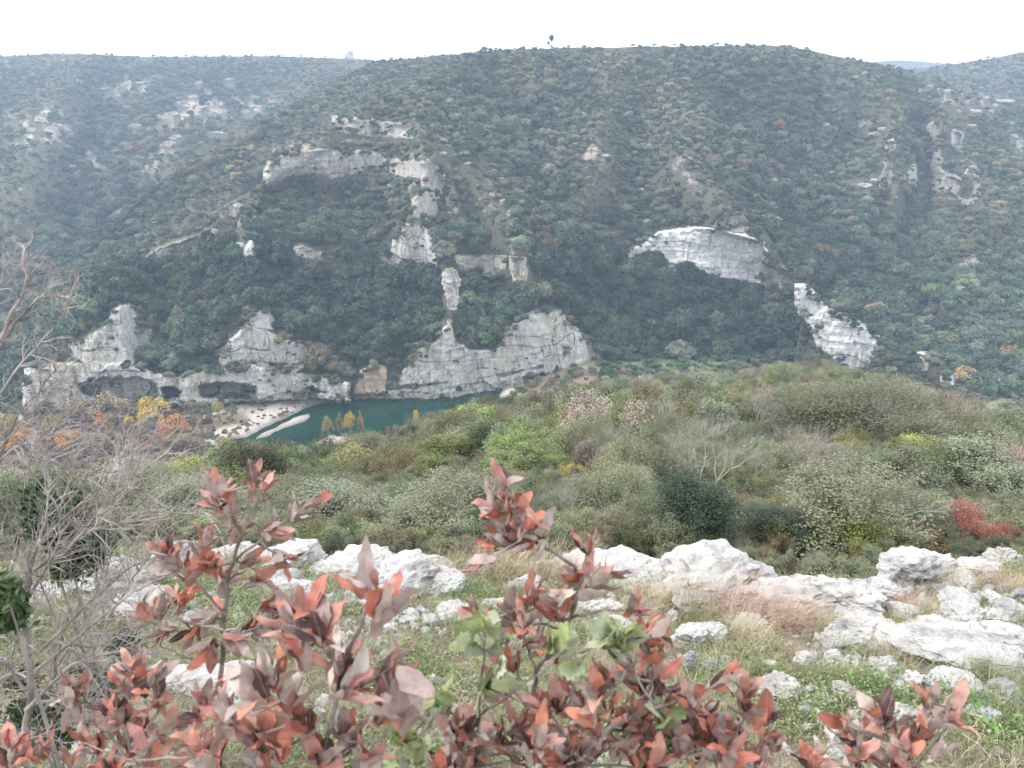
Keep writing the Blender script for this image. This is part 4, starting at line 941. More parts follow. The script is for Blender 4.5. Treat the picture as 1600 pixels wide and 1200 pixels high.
for _ in range(60000):
    a = r2.uniform(-.82, .82); vt = np.interp(a, NA, nVt); yt = np.interp(a, NA, nYt)
    Y = math.sqrt(r2.uniform(7.8**2, (yt*1.06)**2)); 
    tq = np.linspace(V0N, vt, 40); v = float(np.interp(Y, near_Y(np.full(40, a), tq), tq)); x = a*Y
    rad = min(.42+.030*Y, 1.6)*r2.uniform(.7, 1.3)
    if Y < 40:
        pz = (Y*CP-(float(e_of_v(v))*Y)*SP)/FPX; pu = float(uv_of(a, e_of_v(v))[0]); ptop = v-rad*2/pz; pw = rad*2.2/pz
        if any(Y < sy and abs(pu-su) < (pw+sw)*.40 and ptop < sb-.38*(sb-st) for (su, st, sb, sw, sy) in SPX): continue
    if near_ok(x, Y, rad):
        cell.setdefault((int(x//3), int(Y//3)), []).append((x, Y, rad)); pts.append((x, Y, float(e_of_v(v))*Y if Y <= yt else float(e_of_v(vt))*yt-(Y-yt)*.8, rad, v))
pts = np.array(pts); order = np.argsort(pts[:, 1]); pts = pts[order]
zone = n2(pts[:, 0], pts[:, 1], 11, 5.5, 2); zone2 = n2(pts[:, 0], pts[:, 1], 16, 9.5, 2)
ks = []
for i, (x, y, z, rad, v) in enumerate(pts):
    wts = np.array([k[2] for k in KINDS], float)
    u_ = float(uv_of(x/y, z/y)[0])
    if zone[i] > .1: wts[[2, 3, 4, 9]] *= 3
    if zone[i] < -.1: wts[[0, 1, 6]] *= 3
    if u_ < 800 and y < 22: wts[[0, 1]] *= 4; wts[[5, 6, 7, 8]] *= .2
    if 430 < u_ < 900 and y > 22: wts[[2, 3, 4, 5]] *= 2.2
    if y > 55: wts[6] *= .4
    if y < 28: wts[[3, 9]] *= .15
    if zone2[i] > .2: wts[[5, 8]] *= 3
    ks.append(r2.choice(len(KINDS), p=wts/wts.sum()))
NIND = 290
far_p = {}
for i, (x, y, z, rad, v) in enumerate(pts):
    key, tint, wt, nm, lb, ct, gp = KINDS[ks[i]]
    jit = np.exp(r2.normal(0, .25))*np.exp(r2.normal(0, .06, 3)); c = np.array(tint)*jit
    w_ = rad*2*r2.uniform(1.0, 1.3); h_ = w_*r2.uniform(.75, 1.0)
    if i < NIND:
        w2 = ' close behind the rim boulders' if y < 12 else ' a little way down the near slope' if y < 22 else ' far down the near slope'; lb = lb.replace(' on the near slope', w2); gp = gp.replace(' on the near slope', w2)
        plant(nm, key if y < 30 else key+'_lo', (x, y, z-.1), w_, h_, c, lb, ct, gp)
    else: far_p.setdefault(key+'_lo', []).append((x, y, z-.15, w_, h_, *c))
FP = []; protos = []
for key, L in far_p.items():
    b0 = len(protos); nk = len(NP[key])
    for me, tr in NP[key]: protos.append(me)
    for q in L: FP.append((*q, b0 + r2.integers(nk)))
FP = np.array(FP); n = len(FP)
scatter('slope_woodland', FP[:, :3], np.stack([FP[:, 3], FP[:, 3], FP[:, 4]], -1), zrot(n, .06), FP[:, 8].astype(int), FP[:, 5:8], protos, 'mixed evergreen wood running down the near slope to the river')
# undergrowth between them
n = 5200; a = r2.uniform(-.9, .9, n); Y = 6.9*np.exp(r2.random(n)*np.log(70/6.9)); yt = np.interp(a, NA, nYt); kp = Y < yt; a, Y = a[kp], Y[kp]; n = len(a)
vq = np.linspace(0, 1, 60); Vg = V0N+(np.interp(a, NA, nVt)-V0N)[:, None]*vq; Yg = near_Y(a[:, None], Vg); v = np.array([np.interp(Y[i], Yg[i], Vg[i]) for i in range(n)])
z_ = e_of_v(v)*Y-.05; s_ = np.clip(.30+.022*Y, 0, 1.4)*r2.uniform(.6, 1.4, n); m_ = 520; a = np.concatenate([a, r2.uniform(-.9, .9, m_)]); Y = np.concatenate([Y, r2.uniform(5.2, 7.7, m_)]); z_ = np.concatenate([z_, np.interp(Y[-m_:], [4.4, 6.6, 7.7], [-5.41, -4.81, -5.35])-.04]); s_ = np.concatenate([s_, np.clip(5.15-.755*Y[-m_:], .36, 1.3)*r2.uniform(.75, 1., m_)]); n += m_; key = ['airy_lo', 'dense_lo', 'bare_lo', 'clump_lo']; protos = [NP[k][j][0] for k in key for j in range(2)]
hs = [G_GREY, G_OLIVE, (.10, .11, .06), G_BROWN, G_SAGE, (.07, .08, .045)]
scatter('undergrowth', np.stack([a*Y, Y, z_], -1), np.stack([s_*1.25, s_*1.25, s_*r2.uniform(.7, 1.1, n)], -1), zrot(n, .1), r2.choice(8, n, p=[.2, .2, .2, .15, .05, .04, .08, .08]), pal(n, hs, [3, 2, 2, 1.5, 2, 2]), protos, 'low undergrowth filling the gaps on the near slope')
print('near plants', len(pts), 'stuff', n)

# ------------------------------------------------------------------ the ledge the photographer stands on
def rim_y(x): return np.interp(x, [-3, -.2, .5, 2.1, 2.8, 3.6], [4.4, 4.3, 3.95, 3.8, 4.05, 4.3]) + .25*noise(np.stack([np.asarray(x, float)*.8, 0*np.asarray(x, float)+3.3, 0*np.asarray(x, float)], -1)) + .12*np.asarray(x, float)*0
def zF(x, y):
    x = np.asarray(x, float); y = np.asarray(y, float)
    z = -1.6 - .36*y + .10*n2(x, y, 1.6, 2, 3) + .035*n2(x, y, .35, 6, 3)
    ov = np.maximum(0, y-rim_y(x)); return z - .55*ov - .10*ov**2
def on_ground(u, v):
    a, e = ae(u, v); Y = 1.6/np.maximum(-e-.36, .02)
    for _ in range(12): Y = .5*Y + .5*np.clip(zF(a*Y, Y)/e, .3, 8)
    return np.array([float(a*Y), float(Y), float(zF(a*Y, Y))])
xs = np.arange(-7, 7.01, .05); ys = np.arange(-2.5, 7.6, .05); XF, YF = np.meshgrid(xs, ys, indexing='ij')
def soil_mat():
    m, nt, b, out = mat('stony_soil'); n1 = tex(nt, 'NOISE', 1.4, None, 6, .65); n3 = tex(nt, 'NOISE', 14, None, 8, .7); n4 = tex(nt, 'NOISE', 60, None, 4, .7)
    c = mixc(nt, rng_(nt, n3, .35, .65), (.17, .13, .095), (.33, .275, .215))
    c = mixc(nt, rng_(nt, n1, .45, .6), c, mixc(nt, rng_(nt, n4, .4, .6), (.13, .135, .05), (.19, .17, .085)))
    c = mixc(nt, mth(nt, 'MULTIPLY', rng_(nt, n4, .55, .68), .7), c, (.48, .43, .37))
    nt.links.new(c, b.inputs['Base Color']); bump(nt, b, mth(nt, 'ADD', n3, mth(nt, 'MULTIPLY', n4, .4)), .7, .05); return m
me = make_mesh('ground', np.stack([XF, YF, zF(XF, YF)], -1).reshape(-1, 3), [grid_faces(len(xs), len(ys))], [soil_mat()], None, True)
tag(obj('ground', me), kind='structure')

# boulders
RK = [rock_mesh('boulder', 60+k, 4, [M_ROCK], .75, .22, False) for k in range(9)]
RS = [rock_mesh('stone', 80+k, 2, [M_ROCK], .9, .2, False) for k in range(8)]
ROCKS = []
def boulder(u, v, w_, h_, label, k=None, rz=None, group=None, sub=None, tilt=(0, 0), name='boulder', cat='boulder'):
    g = on_ground(u, v+h_*.42); g[1] = min(g[1], float(rim_y(g[0]))+.35); g = np.array([ae(u, v+h_*.42)[0]*g[1], g[1], 0]); g[2] = float(zF(g[0], g[1]))
    z = depth_of(g)/FPX; W, H = w_*z, h_*z
    k = int(rng.integers(9)) if k is None else k
    o = obj(name, RK[k], None, (g[0], g[1]+W*.12, g[2]+H*.18), (tilt[0], tilt[1], rng.uniform(-.5, .5) if rz is None else rz), (W*.62, W*.46, H*.54))
    ROCKS.append((u, v, w_, h_)); return tag(o, label, cat, group)
BL = [(330,828,130,26,'long flat white rock slab on the rim below the pale green shrub'),(275,868,90,40,'low white rock beside the flat slab'),
 (545,852,130,34,'low rounded white boulder under the wide dull green shrub'),(612,850,100,56,'tallest white boulder of the middle rim group'),
 (672,866,84,52,'rounded grey-white boulder at the end of the middle group'),(452,872,96,40,'flat white boulder beside dry grass on the rim'),
 (556,884,110,46,'broad white boulder at the foot of the middle group'),(640,896,130,66,'fissured white boulder spilling down from the middle group'),
 (512,892,66,30,'small white boulder wedged under the broad one'),(462,918,80,36,'white stone half hidden by the red leaves'),
 (160,905,130,60,'white boulder seen through the grey branches'),(215,940,90,60,'second white boulder seen through the grey branches'),(80,925,70,40,'small white boulder under the evergreen sprigs'),
 (878,852,110,44,'long grey boulder under the grey tangled shrub'),(955,868,170,60,'long sloping white boulder with mossy top'),(1015,896,110,60,'white boulder end sloping into pink grass'),
 (1125,898,200,84,'large smooth sloping grey boulder above the pink grass'),(1242,932,140,62,'pale grey boulder with fine cracks'),(1318,922,130,72,'humped grey boulder split by a dark crack'),
 (1440,886,120,66,'leaning grey boulder with lichen patches'),(1512,874,60,24,'flat slab lying on the leaning boulder'),(1388,918,56,40,'small boulder against the leaning one'),
 (1576,868,56,36,'white boulder at the end of the rim'),(1535,890,70,34,'rounded white rock below the flat slab'),(1500,900,50,34,'small white block under the flat slab'),
 (1515,962,90,36,'white pitted rock above the big lower outcrop'),(1470,980,84,46,'pinkish rock beside the pitted one'),(1505,1012,190,56,'big low white outcrop on the slope'),
 (1585,1005,110,64,'white rock with a dark hollow on the slope'),(1336,964,56,38,'white angular stone among gravel'),(1430,1005,80,36,'cracked pale rock at the end of the low outcrop'),
 (1360,985,120,40,'pinkish broken bedrock among gravel'),(1085,992,60,50,'craggy white rock with upright ribs'),(1115,985,50,46,'narrow upright white rock in the grass'),(1080,1030,34,50,'white rock finger in the grass'),(1110,1040,26,44,'thin white rock finger beside the other'),
 (942,946,64,44,'white rock showing behind red leaves'),(966,978,56,40,'pitted white rock below the red leaves'),(1215,1072,70,44,'white stone with black lichen spots'),(1328,1080,44,28,'small clean white stone in moss'),
 (1386,1036,42,24,'angular white stone beside dry grass'),(1428,1064,44,28,'tilted white stone beside the green weeds'),(1502,1066,74,24,'flat white stone in the grass'),(1574,1078,60,34,'white stone near the green moss patch'),
 (1240,1075,40,30,'small stone touching the lichen spotted one'),(330,1062,140,56,'white rock behind the lowest red leaves'),(372,1098,90,50,'jagged white rock behind the blurred leaves'),(600,960,50,24,'small white stone in the weeds'),
 (720,955,60,26,'small flat stone beside green weeds'),(780,945,50,22,'pale stone in dry grass'),(1540,1120,54,26,'white stone low on the slope'),(1420,1120,60,20,'thin white stone behind the red sprigs'),(1260,1030,40,26,'pale stone in withered grass'),(1300,1010,34,20,'small pale stone below the cracked boulder')]
for i, (u, v, w_, h_, lb) in enumerate(BL): boulder(u, v, w_, h_, lb, i % 9)
RR = np.random.default_rng(66)
for i in range(46):
    u = float(RR.uniform(430, 1610)) if i % 2 else float(RR.choice([RR.uniform(1380, 1610), RR.uniform(440, 720), RR.uniform(860, 1300)]))
    vr = float(np.interp(u, [430,600,700,860,1000,1120,1250,1400,1500,1610], [890,870,885,870,900,930,945,925,900,895])); v = vr+float(RR.uniform(-6, 75 if u > 1280 else 40)); w_ = float(RR.uniform(26, 70))
    reg_ = ('beside the middle boulders' if u < 760 else 'along the sloping boulders' if u < 1280 else 'around the leaning boulder')
    boulder(u, v, w_, w_*float(RR.uniform(.35, .6)), 'broken grey limestone block '+reg_, None, float(RR.uniform(0, 3)), 'broken blocks '+reg_, None, (float(RR.uniform(-.2, .2)), float(RR.uniform(-.25, .25))), 'rock_block', 'rock')
# loose stones one can pick out
ST = np.random.default_rng(55); cnt = 0
while cnt < 230:
    u, v = ST.uniform(180, 1600), ST.uniform(905, 1195)
    dens = .25 + .75*math.exp(-((u-1480)/170)**2-((v-945)/45)**2) + .5*math.exp(-((u-560)/200)**2-((v-940)/40)**2)
    if ST.random() > dens: continue
    g = on_ground(u, v)
    if g[1] > float(rim_y(g[0])): continue
    s_ = ST.uniform(9, 26)*depth_of(g)/FPX*.5*(1 if v < 1000 else 1.1)
    o = obj('stone', RS[cnt % 8], None, g+np.array([0, 0, s_*.25]), (ST.uniform(-.4, .4), ST.uniform(-.4, .4), ST.uniform(0, 6)), (s_*1.2, s_, s_*.7))
    if u > 1300 and v < 990: tag(o, 'loose pale stone in the gravel below the leaning boulder', 'stone', 'loose stones below the leaning boulder')
    elif u < 800: tag(o, 'loose white stone in the weeds below the middle boulders', 'stone', 'loose stones below the middle boulders')
    else: tag(o, 'loose white stone among the withered grass', 'stone', 'loose stones in the withered grass')
    cnt += 1
# gravel chips
n = 11000; gu = ST.uniform(-1, 1, n)*3.6+.6; gy_ = ST.uniform(1.2, 4.4, n); mk = n2(gu, gy_, .8, 3, 2) + .35*np.exp(-((gu-2.3)/.8)**2-((gy_-3.7)/.6)**2) > .08
gu, gy_ = gu[mk], gy_[mk]; n = len(gu); s_ = ST.gamma(2.2, .0062, n)+.004
tiny = [rock_mesh('chip', 95+k, 1, [M_ROCK], .9, .1) for k in range(4)]
scatter('gravel', np.stack([gu, gy_, zF(gu, gy_)+s_*.2], -1), np.stack([s_*1.3, s_, s_*.7], -1), zrot(n, .4), ST.integers(4, size=n), np.ones((n, 3)), tiny, 'pale limestone chips strewn over the soil')

# grass
def blades(seed, n, h0, h1, spread, lean, w_=.0025, seg=4, name='grass_tuft', wind=(0, 0, 0)):
    r = np.random.default_rng(seed); base = r.normal(0, spread, (n, 3)); base[:, 2] = 0; az = r.uniform(0, 2*pi, n); out = np.stack([np.cos(az), np.sin(az), 0*az], -1)
    out = unit(out + .8*base/spread*.4+1e-6); L = r.uniform(h0, h1, n); ln = r.uniform(.2, 1, n)*lean
    t = np.linspace(0, 1, seg+1); side = np.stack([-out[:, 1], out[:, 0], 0*az], -1); Vs = []
    for tk in t:
        ang = ln*tk**1.3*1.3; c = base + out*(L*tk*np.sin(ang))[:, None] + np.array([0, 0, 1.])*(L*tk*np.cos(ang*.85))[:, None] + np.array(wind)*(L*tk**2)[:, None]
        ww = w_*(1-tk*.85); Vs += [c-side*ww, c+side*ww]
    V = np.stack(Vs, 1); f = np.array([[2*k, 2*k+1, 2*k+3, 2*k+2] for k in range(seg)])
    Fa = (np.arange(n)*2*(seg+1))[:, None, None]+f[None]
    var = np.repeat(r.random(n), 2*(seg+1)); bag = Bag(); bag.add(V.reshape(-1, 3), Fa.reshape(-1, 4), 0, var); return bag.mesh(name, [M_LEAF])
TUFT = [blades(300+k, 420, .10, .34, .07, 1.0, .0013, 4, 'grass_tuft', (.25, 0, -.1)) for k in range(4)]
PINKG = (.40, .27, .21); STRAW = (.42, .35, .23); GGR = (.19, .21, .10)
TL = [(1190,972,150,PINKG,'dense pink-brown dry grass tuft below the large sloping boulder'),(1130,965,140,PINKG,'pink-brown grass tuft beside the dense one'),(1075,955,130,STRAW,'straw coloured grass tuft at the boulder foot'),
 (1235,985,110,PINKG,'russet grass tuft at the foot of the cracked boulder'),(1275,985,100,STRAW,'pale straw tuft between boulder and gravel'),(1010,950,110,STRAW,'straw tuft beside the sloping white boulder'),
 (850,905,130,STRAW,'yellowish grass clump under the long grey boulder'),(790,900,110,STRAW,'yellowish grass clump behind the red leaves'),(900,910,100,PINKG,'reddish grass clump under the sloping boulder'),(740,885,90,STRAW,'thin straw clump at the end of the middle boulders'),
 (1480,925,90,STRAW,'wispy straw tuft below the leaning boulder'),(1500,915,80,STRAW,'wispy straw tuft below the flat slab'),(1350,955,60,PINKG,'small brown tuft beside the humped boulder'),(1410,955,80,PINKG,'brown tuft among loose stones'),
 (1550,920,90,PINKG,'brown tuft at the end of the rim'),(1590,930,80,STRAW,'straw tuft past the last boulder'),(1590,1035,80,PINKG,'red-brown tuft below the big outcrop'),(1450,960,70,STRAW,'thin tuft beside the pinkish rock'),
 (495,865,70,PINKG,'pinkish grass tuft beside the flat white boulder'),(700,890,70,STRAW,'dry tuft at the foot of the rounded boulder'),(1160,1000,110,STRAW,'flattened straw tuft below the pink-brown grass'),(1090,990,100,GGR,'green-grey grass tuft by the craggy rock'),
 (1300,1000,80,GGR,'greenish tuft beside gravel'),(1385,1030,80,STRAW,'withered tuft with tall stalks'),(980,985,90,STRAW,'withered tuft behind the red leaves'),(640,925,60,PINKG,'small withered tuft under the fissured boulder'),(1540,1060,90,GGR,'green-grey tuft under the big outcrop'),(1250,1060,70,GGR,'thin green tuft beside the spotted stone')]
for i, (u, v, w_, c, lb) in enumerate(TL):
    g = on_ground(u, v); g[1] = min(g[1], float(rim_y(g[0]))+.1); g[2] = float(zF(g[0], g[1])); z = depth_of(g)/FPX; s_ = w_*z/.48
    tag(obj('grass_tuft', TUFT[i % 4], None, g, (0, 0, rng.uniform(-.5, .5)), (s_, s_, s_*rng.uniform(.75, 1.)), c), lb, 'grass tuft', None)
SHORT = [blades(320+k, 34, .025, .075, .035, 1.3, .0012, 3) for k in range(3)] + [blades(330+k, 18, .03, .09, .03, 1.2, .0011, 3) for k in range(2)]
def weed(seed, n, L, W, R):
    r = np.random.default_rng(seed); bag = Bag(); p = r.normal(0, R, (n, 3)); p[:, 2] = np.abs(p[:, 2])*.6+.006
    quads(bag, p, unit(np.array([0, 0, 1.])+.7*rand_dir(n, r)), L*r.uniform(.6, 1.3, n), W*r.uniform(.6, 1.3, n), 0, r.random(n), r); prisms(bag, np.zeros((n, 3))-np.array([0, 0, .01]), p, .0006, .0004, 3, 0, .4); return bag.mesh('weed', [M_LEAF])
WEED = [weed(340+k, 46, .012, .0075, .035) for k in range(3)]
n = 21000; gu = ST.uniform(-4.6, 4.6, n); gy_ = ST.uniform(.9, 4.7, n); nz = n2(gu, gy_, .55, 7, 3); nz2 = n2(gu, gy_, .9, 12, 2)
kind = np.where(nz > .17, 2, np.where(nz < -.12, 1, 0)); keep = (ST.random(n) < np.where(nz2 > .05, .3, .85)) & (gy_ < rim_y(gu)+.1)
keep &= ST.random(n) > .72*np.exp(-((gu-2.3)/.8)**2-((gy_-3.7)/.5)**2)
gu, gy_, kind = gu[keep], gy_[keep], kind[keep]; n = len(gu)
idx = np.where(kind == 2, 5+ST.integers(3, size=n), np.where(kind == 1, 3+ST.integers(2, size=n), ST.integers(3, size=n)))
c1 = pal(n, [(.18, .225, .095), (.13, .185, .065), (.21, .21, .10)], [3, 2, 2]); c2 = pal(n, [(.27, .26, .16), (.20, .22, .11), (.36, .31, .23)], [3, 3, 1.5]); c0 = pal(n, [(.22, .23, .12), (.17, .21, .085), (.33, .29, .20), (.24, .18, .14)], [3, 3, 2, 1])
tn = np.where((kind == 2)[:, None], c1, np.where((kind == 1)[:, None], c2, c0)); s_ = ST.uniform(.7, 1.5, n)
scatter('ground_cover', np.stack([gu, gy_, zF(gu, gy_)-.002], -1), np.stack([s_, s_, s_], -1), zrot(n, .2), idx, tn, SHORT+WEED, 'short grass, moss and small weeds over the stony ledge')
# bright green weed rosettes
for i, (u, v, w_, lb) in enumerate([(1385,1085,90,'bright green leafy weed beside the tilted stone'),(1540,1150,150,'feathery green weed patch low on the slope'),(660,1010,60,'green weed in front of the boulders'),(1130,1010,40,'green weed at the craggy rock'),(870,880,60,'green weed under the sloping boulder'),
                                    (700,930,60,'green weed beside the small flat stone'),(1310,1130,90,'grey-green grass rosette behind the red sprigs'),(460,905,50,'green weed between white stones'),(1010,935,50,'green weed at the end of the sloping boulder')]):
    g = on_ground(u, v); z = depth_of(g)/FPX; s_ = w_*z/.11
    tag(obj('weed', WEED[i % 3], None, g, (0, 0, i), (s_, s_, s_*.8), (.10, .20, .055) if i != 6 else (.2, .23, .15)), lb, 'weed')

# ------------------------------------------------------------------ red-leaved oak saplings right in front of the lens
def leaf_mesh(seed, toothed=0., fold=.35, curl=.3, width=.46, rows=9):
    """a leaf of unit length along +Y: upper skin and under skin, each its own colour"""
    r = np.random.default_rng(seed); t = np.linspace(0, 1, rows); prof = np.sin(np.pi*np.clip(t, 0, 1)**.85)**.62*width*.5
    prof[0] = .015; prof[-1] = .012; prof[1:-1] *= 1+toothed*np.where(np.arange(1, rows-1) % 2, .16, -.16)+r.normal(0, .03, rows-2)
    tw = r.normal(0, .25); V = []
    for k, tk in enumerate(t):
        ca = curl*(tk-.3)*1.6; y = tk*cos(ca*.5); z = -curl*.35*tk*tk + .03*sin(tk*9+seed); 
        for sx in (-1, 0, 1):
            x = sx*prof[k]*cos(fold); zz = z + abs(sx)*prof[k]*sin(fold) + sx*prof[k]*tw*tk + (.03*sin(tk*14+sx*2+seed) if sx else 0)
            V.append((x, y, zz))
    V = np.array(V); Fq = grid_faces(rows, 3)
    Fq = np.concatenate([Fq[:, [0, 1, 2]], Fq[:, [0, 2, 3]]]); top = V + np.array([0, 0, .012]); m = len(V)
    return make_mesh('leaf', np.concatenate([top, V]), [np.concatenate([Fq, Fq[:, ::-1]+m])], [M_UP, M_DOWN], np.concatenate([np.zeros(len(Fq)), np.ones(len(Fq))]), True)
def leaf_mats():
    r = []
    for nm, at in (('leaf_upper', 'tint'), ('leaf_under', 'under')):
        m, nt, b, out = mat(nm); oc = nd(nt, 'ShaderNodeTexCoord').outputs['Object']; c = attr(nt, at, 'INSTANCER').outputs['Color']
        n1 = tex(nt, 'NOISE', 3.5, oc, 4, .6); n3 = tex(nt, 'NOISE', 22, oc, 4, .7)
        c = mixc(nt, rng_(nt, n1, .38, .68), c, mixc(nt, .32, c, (.12, .06, .055)))
        c = mixc(nt, mth(nt, 'MULTIPLY', rng_(nt, n3, .60, .70), .55 if nm == 'leaf_under' else .35), c, (.045, .03, .028))
        sx_ = nd(nt, 'ShaderNodeSeparateXYZ'); nt.links.new(oc, sx_.inputs[0]); ax_ = mth(nt, 'ABSOLUTE', sx_.outputs[0]); vn = mth(nt, 'SINE', mth(nt, 'MULTIPLY', mth(nt, 'SUBTRACT', sx_.outputs[1], mth(nt, 'MULTIPLY', ax_, .9)), 62.))
        rib = mth(nt, 'ADD', rng_(nt, ax_, .014, .004), mth(nt, 'MULTIPLY', rng_(nt, vn, .86, .99), .45), None, True); c = mixc(nt, mth(nt, 'MULTIPLY', rib, .45), c, (.62, .45, .36))
        nt.links.new(c, b.inputs['Base Color']); b.inputs['Roughness'].default_value = .5 if nm == 'leaf_upper' else .8
        b.inputs['Specular IOR Level'].default_value = .35 if nm == 'leaf_upper' else .1
        tr = nd(nt, 'ShaderNodeBsdfTranslucent'); nt.links.new(c, tr.inputs[0]); ms = nd(nt, 'ShaderNodeMixShader'); ms.inputs[0].default_value = .28
        nt.links.new(b.outputs[0], ms.inputs[1]); nt.links.new(tr.outputs[0], ms.inputs[2]); nt.links.new(ms.outputs[0], out.inputs[0]); bump(nt, b, n3, .25, .02); r.append(m)
    return r
M_UP, M_DOWN = leaf_mats()
LEAF = [leaf_mesh(k, .3, .15+.13*(k % 4), [-.5, .2, .7, 1.1, .4][k % 5], .33+.03*(k % 5)) for k in range(12)]
GLEAF = [leaf_mesh(40+k, 1.3, .12, .25, .62, 11) for k in range(4)]
M_STEM = plain_mat('sapling_bark', (.13, .095, .08), (.30, .26, .24), 30)
REDS = [(.56, .20, .135), (.56, .27, .21), (.62, .36, .30), (.50, .17, .12), (.58, .22, .14), (.45, .21, .18)]
GREYS = [(.45, .35, .32), (.50, .41, .37), (.38, .29, .265), (.56, .49, .43)]; DARKS = [(.075, .042, .042), (.10, .06, .06)]
from mathutils import Matrix, Vector
def pixp(u, v, Y):
    a, e = ae(u, v); return np.array([float(a)*Y, Y, float(e)*Y])
def put_leaf(parent, p, d, nrm, L, green=False, r=rng):
    me = GLEAF[r.integers(len(GLEAF))] if green else LEAF[r.integers(len(LEAF))]
    d = unit(d); nrm = unit(nrm - d*np.dot(nrm, d)); x = np.cross(d, nrm)
    o = obj('leaf', me, parent); M = Matrix(((x[0], d[0], nrm[0], p[0]), (x[1], d[1], nrm[1], p[1]), (x[2], d[2], nrm[2], p[2]), (0, 0, 0, 1)))
    o.matrix_basis = M @ Matrix.Diagonal((L*r.uniform(.85, 1.15), L, L, 1))
    q = r.random()
    if green:
        c = np.array([(.29, .37, .13), (.36, .43, .20), (.42, .47, .30)][r.integers(3)]); o['tint'] = [float(x_) for x_ in c]; o['under'] = [float(x_) for x_ in c*np.array([1.25, 1.2, 1.5])]
        return o
    c = np.array(REDS[r.integers(6)] if q < .70 else (GREYS[r.integers(4)] if q < .95 else DARKS[r.integers(2)]))
    if q >= .96 or r.random() < .05: un = np.array(DARKS[r.integers(2)])
    elif r.random() < .6: un = np.array(GREYS[r.integers(4)])
    else: un = c*1.05
    o['tint'] = [float(x_) for x_ in c*np.exp(r.normal(0, .12))]; o['under'] = [float(x_) for x_ in un]; return o
def sapling(name, label, stems, clusters, Lm, Y, cat='sapling', seed=1, green=(), group=None):
    """stems: (pixel polylines, base radius); clusters: (u, v, leaves, direction in the picture in degrees)"""
    r = np.random.default_rng(seed); p0 = pixp(*stems[0][0][0][:2], Y); g = np.array([p0[0], p0[1], float(zF(p0[0], p0[1]))])
    root = empty(name, g); tag(root, label, cat, group); first = True
    S = []
    for pl, rad in stems:
        q = []
        for i, pt in enumerate(pl):
            yy = pt[2] if len(pt) > 2 else Y*(1+r.normal(0, .012)); q.append(pixp(pt[0], pt[1], yy))
        if first: q = [g-np.array([0, 0, .02])] + q; first = False
        q = np.array(q); t = np.linspace(0, 1, len(q)); tt_ = np.linspace(0, 1, len(q)*4); q = np.stack([np.interp(tt_, t, q[:, i]) for i in range(3)], -1)
        q[1:-1] += r.normal(0, .0012, (len(q)-2, 3)); S.append(q); bag = Bag(); tube(bag, q-g, np.linspace(rad, rad*.4, len(q)), 6)
        obj('stem', bag.mesh('stem', [M_STEM], True), root)
    allq = np.concatenate(S)
    for cu in clusters:
        u, v, n, ang = cu[:4]; gl = len(cu) > 4 and cu[4]; yy = Y*(1+r.normal(0, .03)); c = pixp(u, v, yy)
        # joined to the nearest stem by a twig
        j = np.argmin(np.linalg.norm(allq-c, axis=1)); s0 = allq[j]; dpx = np.array([cos(radians(ang)), 0, sin(radians(ang))])
        ax = unit(np.array([dpx[0], dpx[2]*SP*.6+r.normal(0, .25), dpx[2]*CP])); 
        par = root
        if np.linalg.norm(s0-c) > .003:
            bag = Bag(); mid = (s0+c)/2+r.normal(0, .004, 3); tube(bag, np.array([s0, mid, c])-g, [.0019, .0016, .0012], 5); par = obj('twig', bag.mesh('twig', [M_STEM], True), root)
        n = n + (3 if n > 2 else 1)
        for k in range(n):
            az = 2*pi*(k+r.random()*.7)/n; op = radians(r.uniform(10, 50)) if n > 2 else radians(r.uniform(0, 30))
            h = np.cross(ax, [0, 1, 0]); h = unit(h) if np.linalg.norm(h) > .1 else np.array([1., 0, 0]); b2 = np.cross(ax, h)
            rad_ = h*cos(az)+b2*sin(az); d = unit(ax*cos(op)+rad_*sin(op)+np.array([0, 0, -.1])*r.random()); nrm = unit(ax*sin(op)-rad_*cos(op)+.45*r.normal(size=3))
            put_leaf(par, c-g-ax*r.uniform(0, .028)+rad_*.002, d, nrm, Lm*r.uniform(.72, 1.25)*1.08, gl, r)
    return root
sapling('oak_sapling', 'tall oak sapling with withered brick-red leaves beside the grey branches',
 [([(338,1150),(345,1060),(350,980),(357,900),(376,835),(362,800),(343,752)],.0052), ([(352,960),(310,915),(275,880)],.0026), ([(350,985),(295,972),(240,955)],.0026),
  ([(360,880),(420,835),(465,800),(490,785)],.0024), ([(372,845),(398,800),(408,760)],.002), ([(350,1000),(395,985),(435,960)],.0024), ([(348,1035),(300,1030),(250,1010)],.0024)],
 [(343,775,6,92),(350,800,6,100),(336,760,5,85),(372,830,5,60),(398,755,2,80),(412,765,3,60),(400,742,1,60),(466,800,4,60),(490,785,1,40),(430,825,3,20),(275,880,5,110),(262,868,4,100),(300,900,5,70),
  (330,880,6,90),(320,850,5,70),(350,905,6,60),(390,880,5,40),(400,905,4,30),(240,955,6,110),(222,960,5,160),(260,985,5,200),(300,985,6,230),(280,940,5,80),(330,960,5,200),(395,985,5,20),(425,965,5,45),(430,945,4,10),(370,1000,4,330),(330,1010,4,250),(440,870,3,330)], .039, 1.0, seed=11)
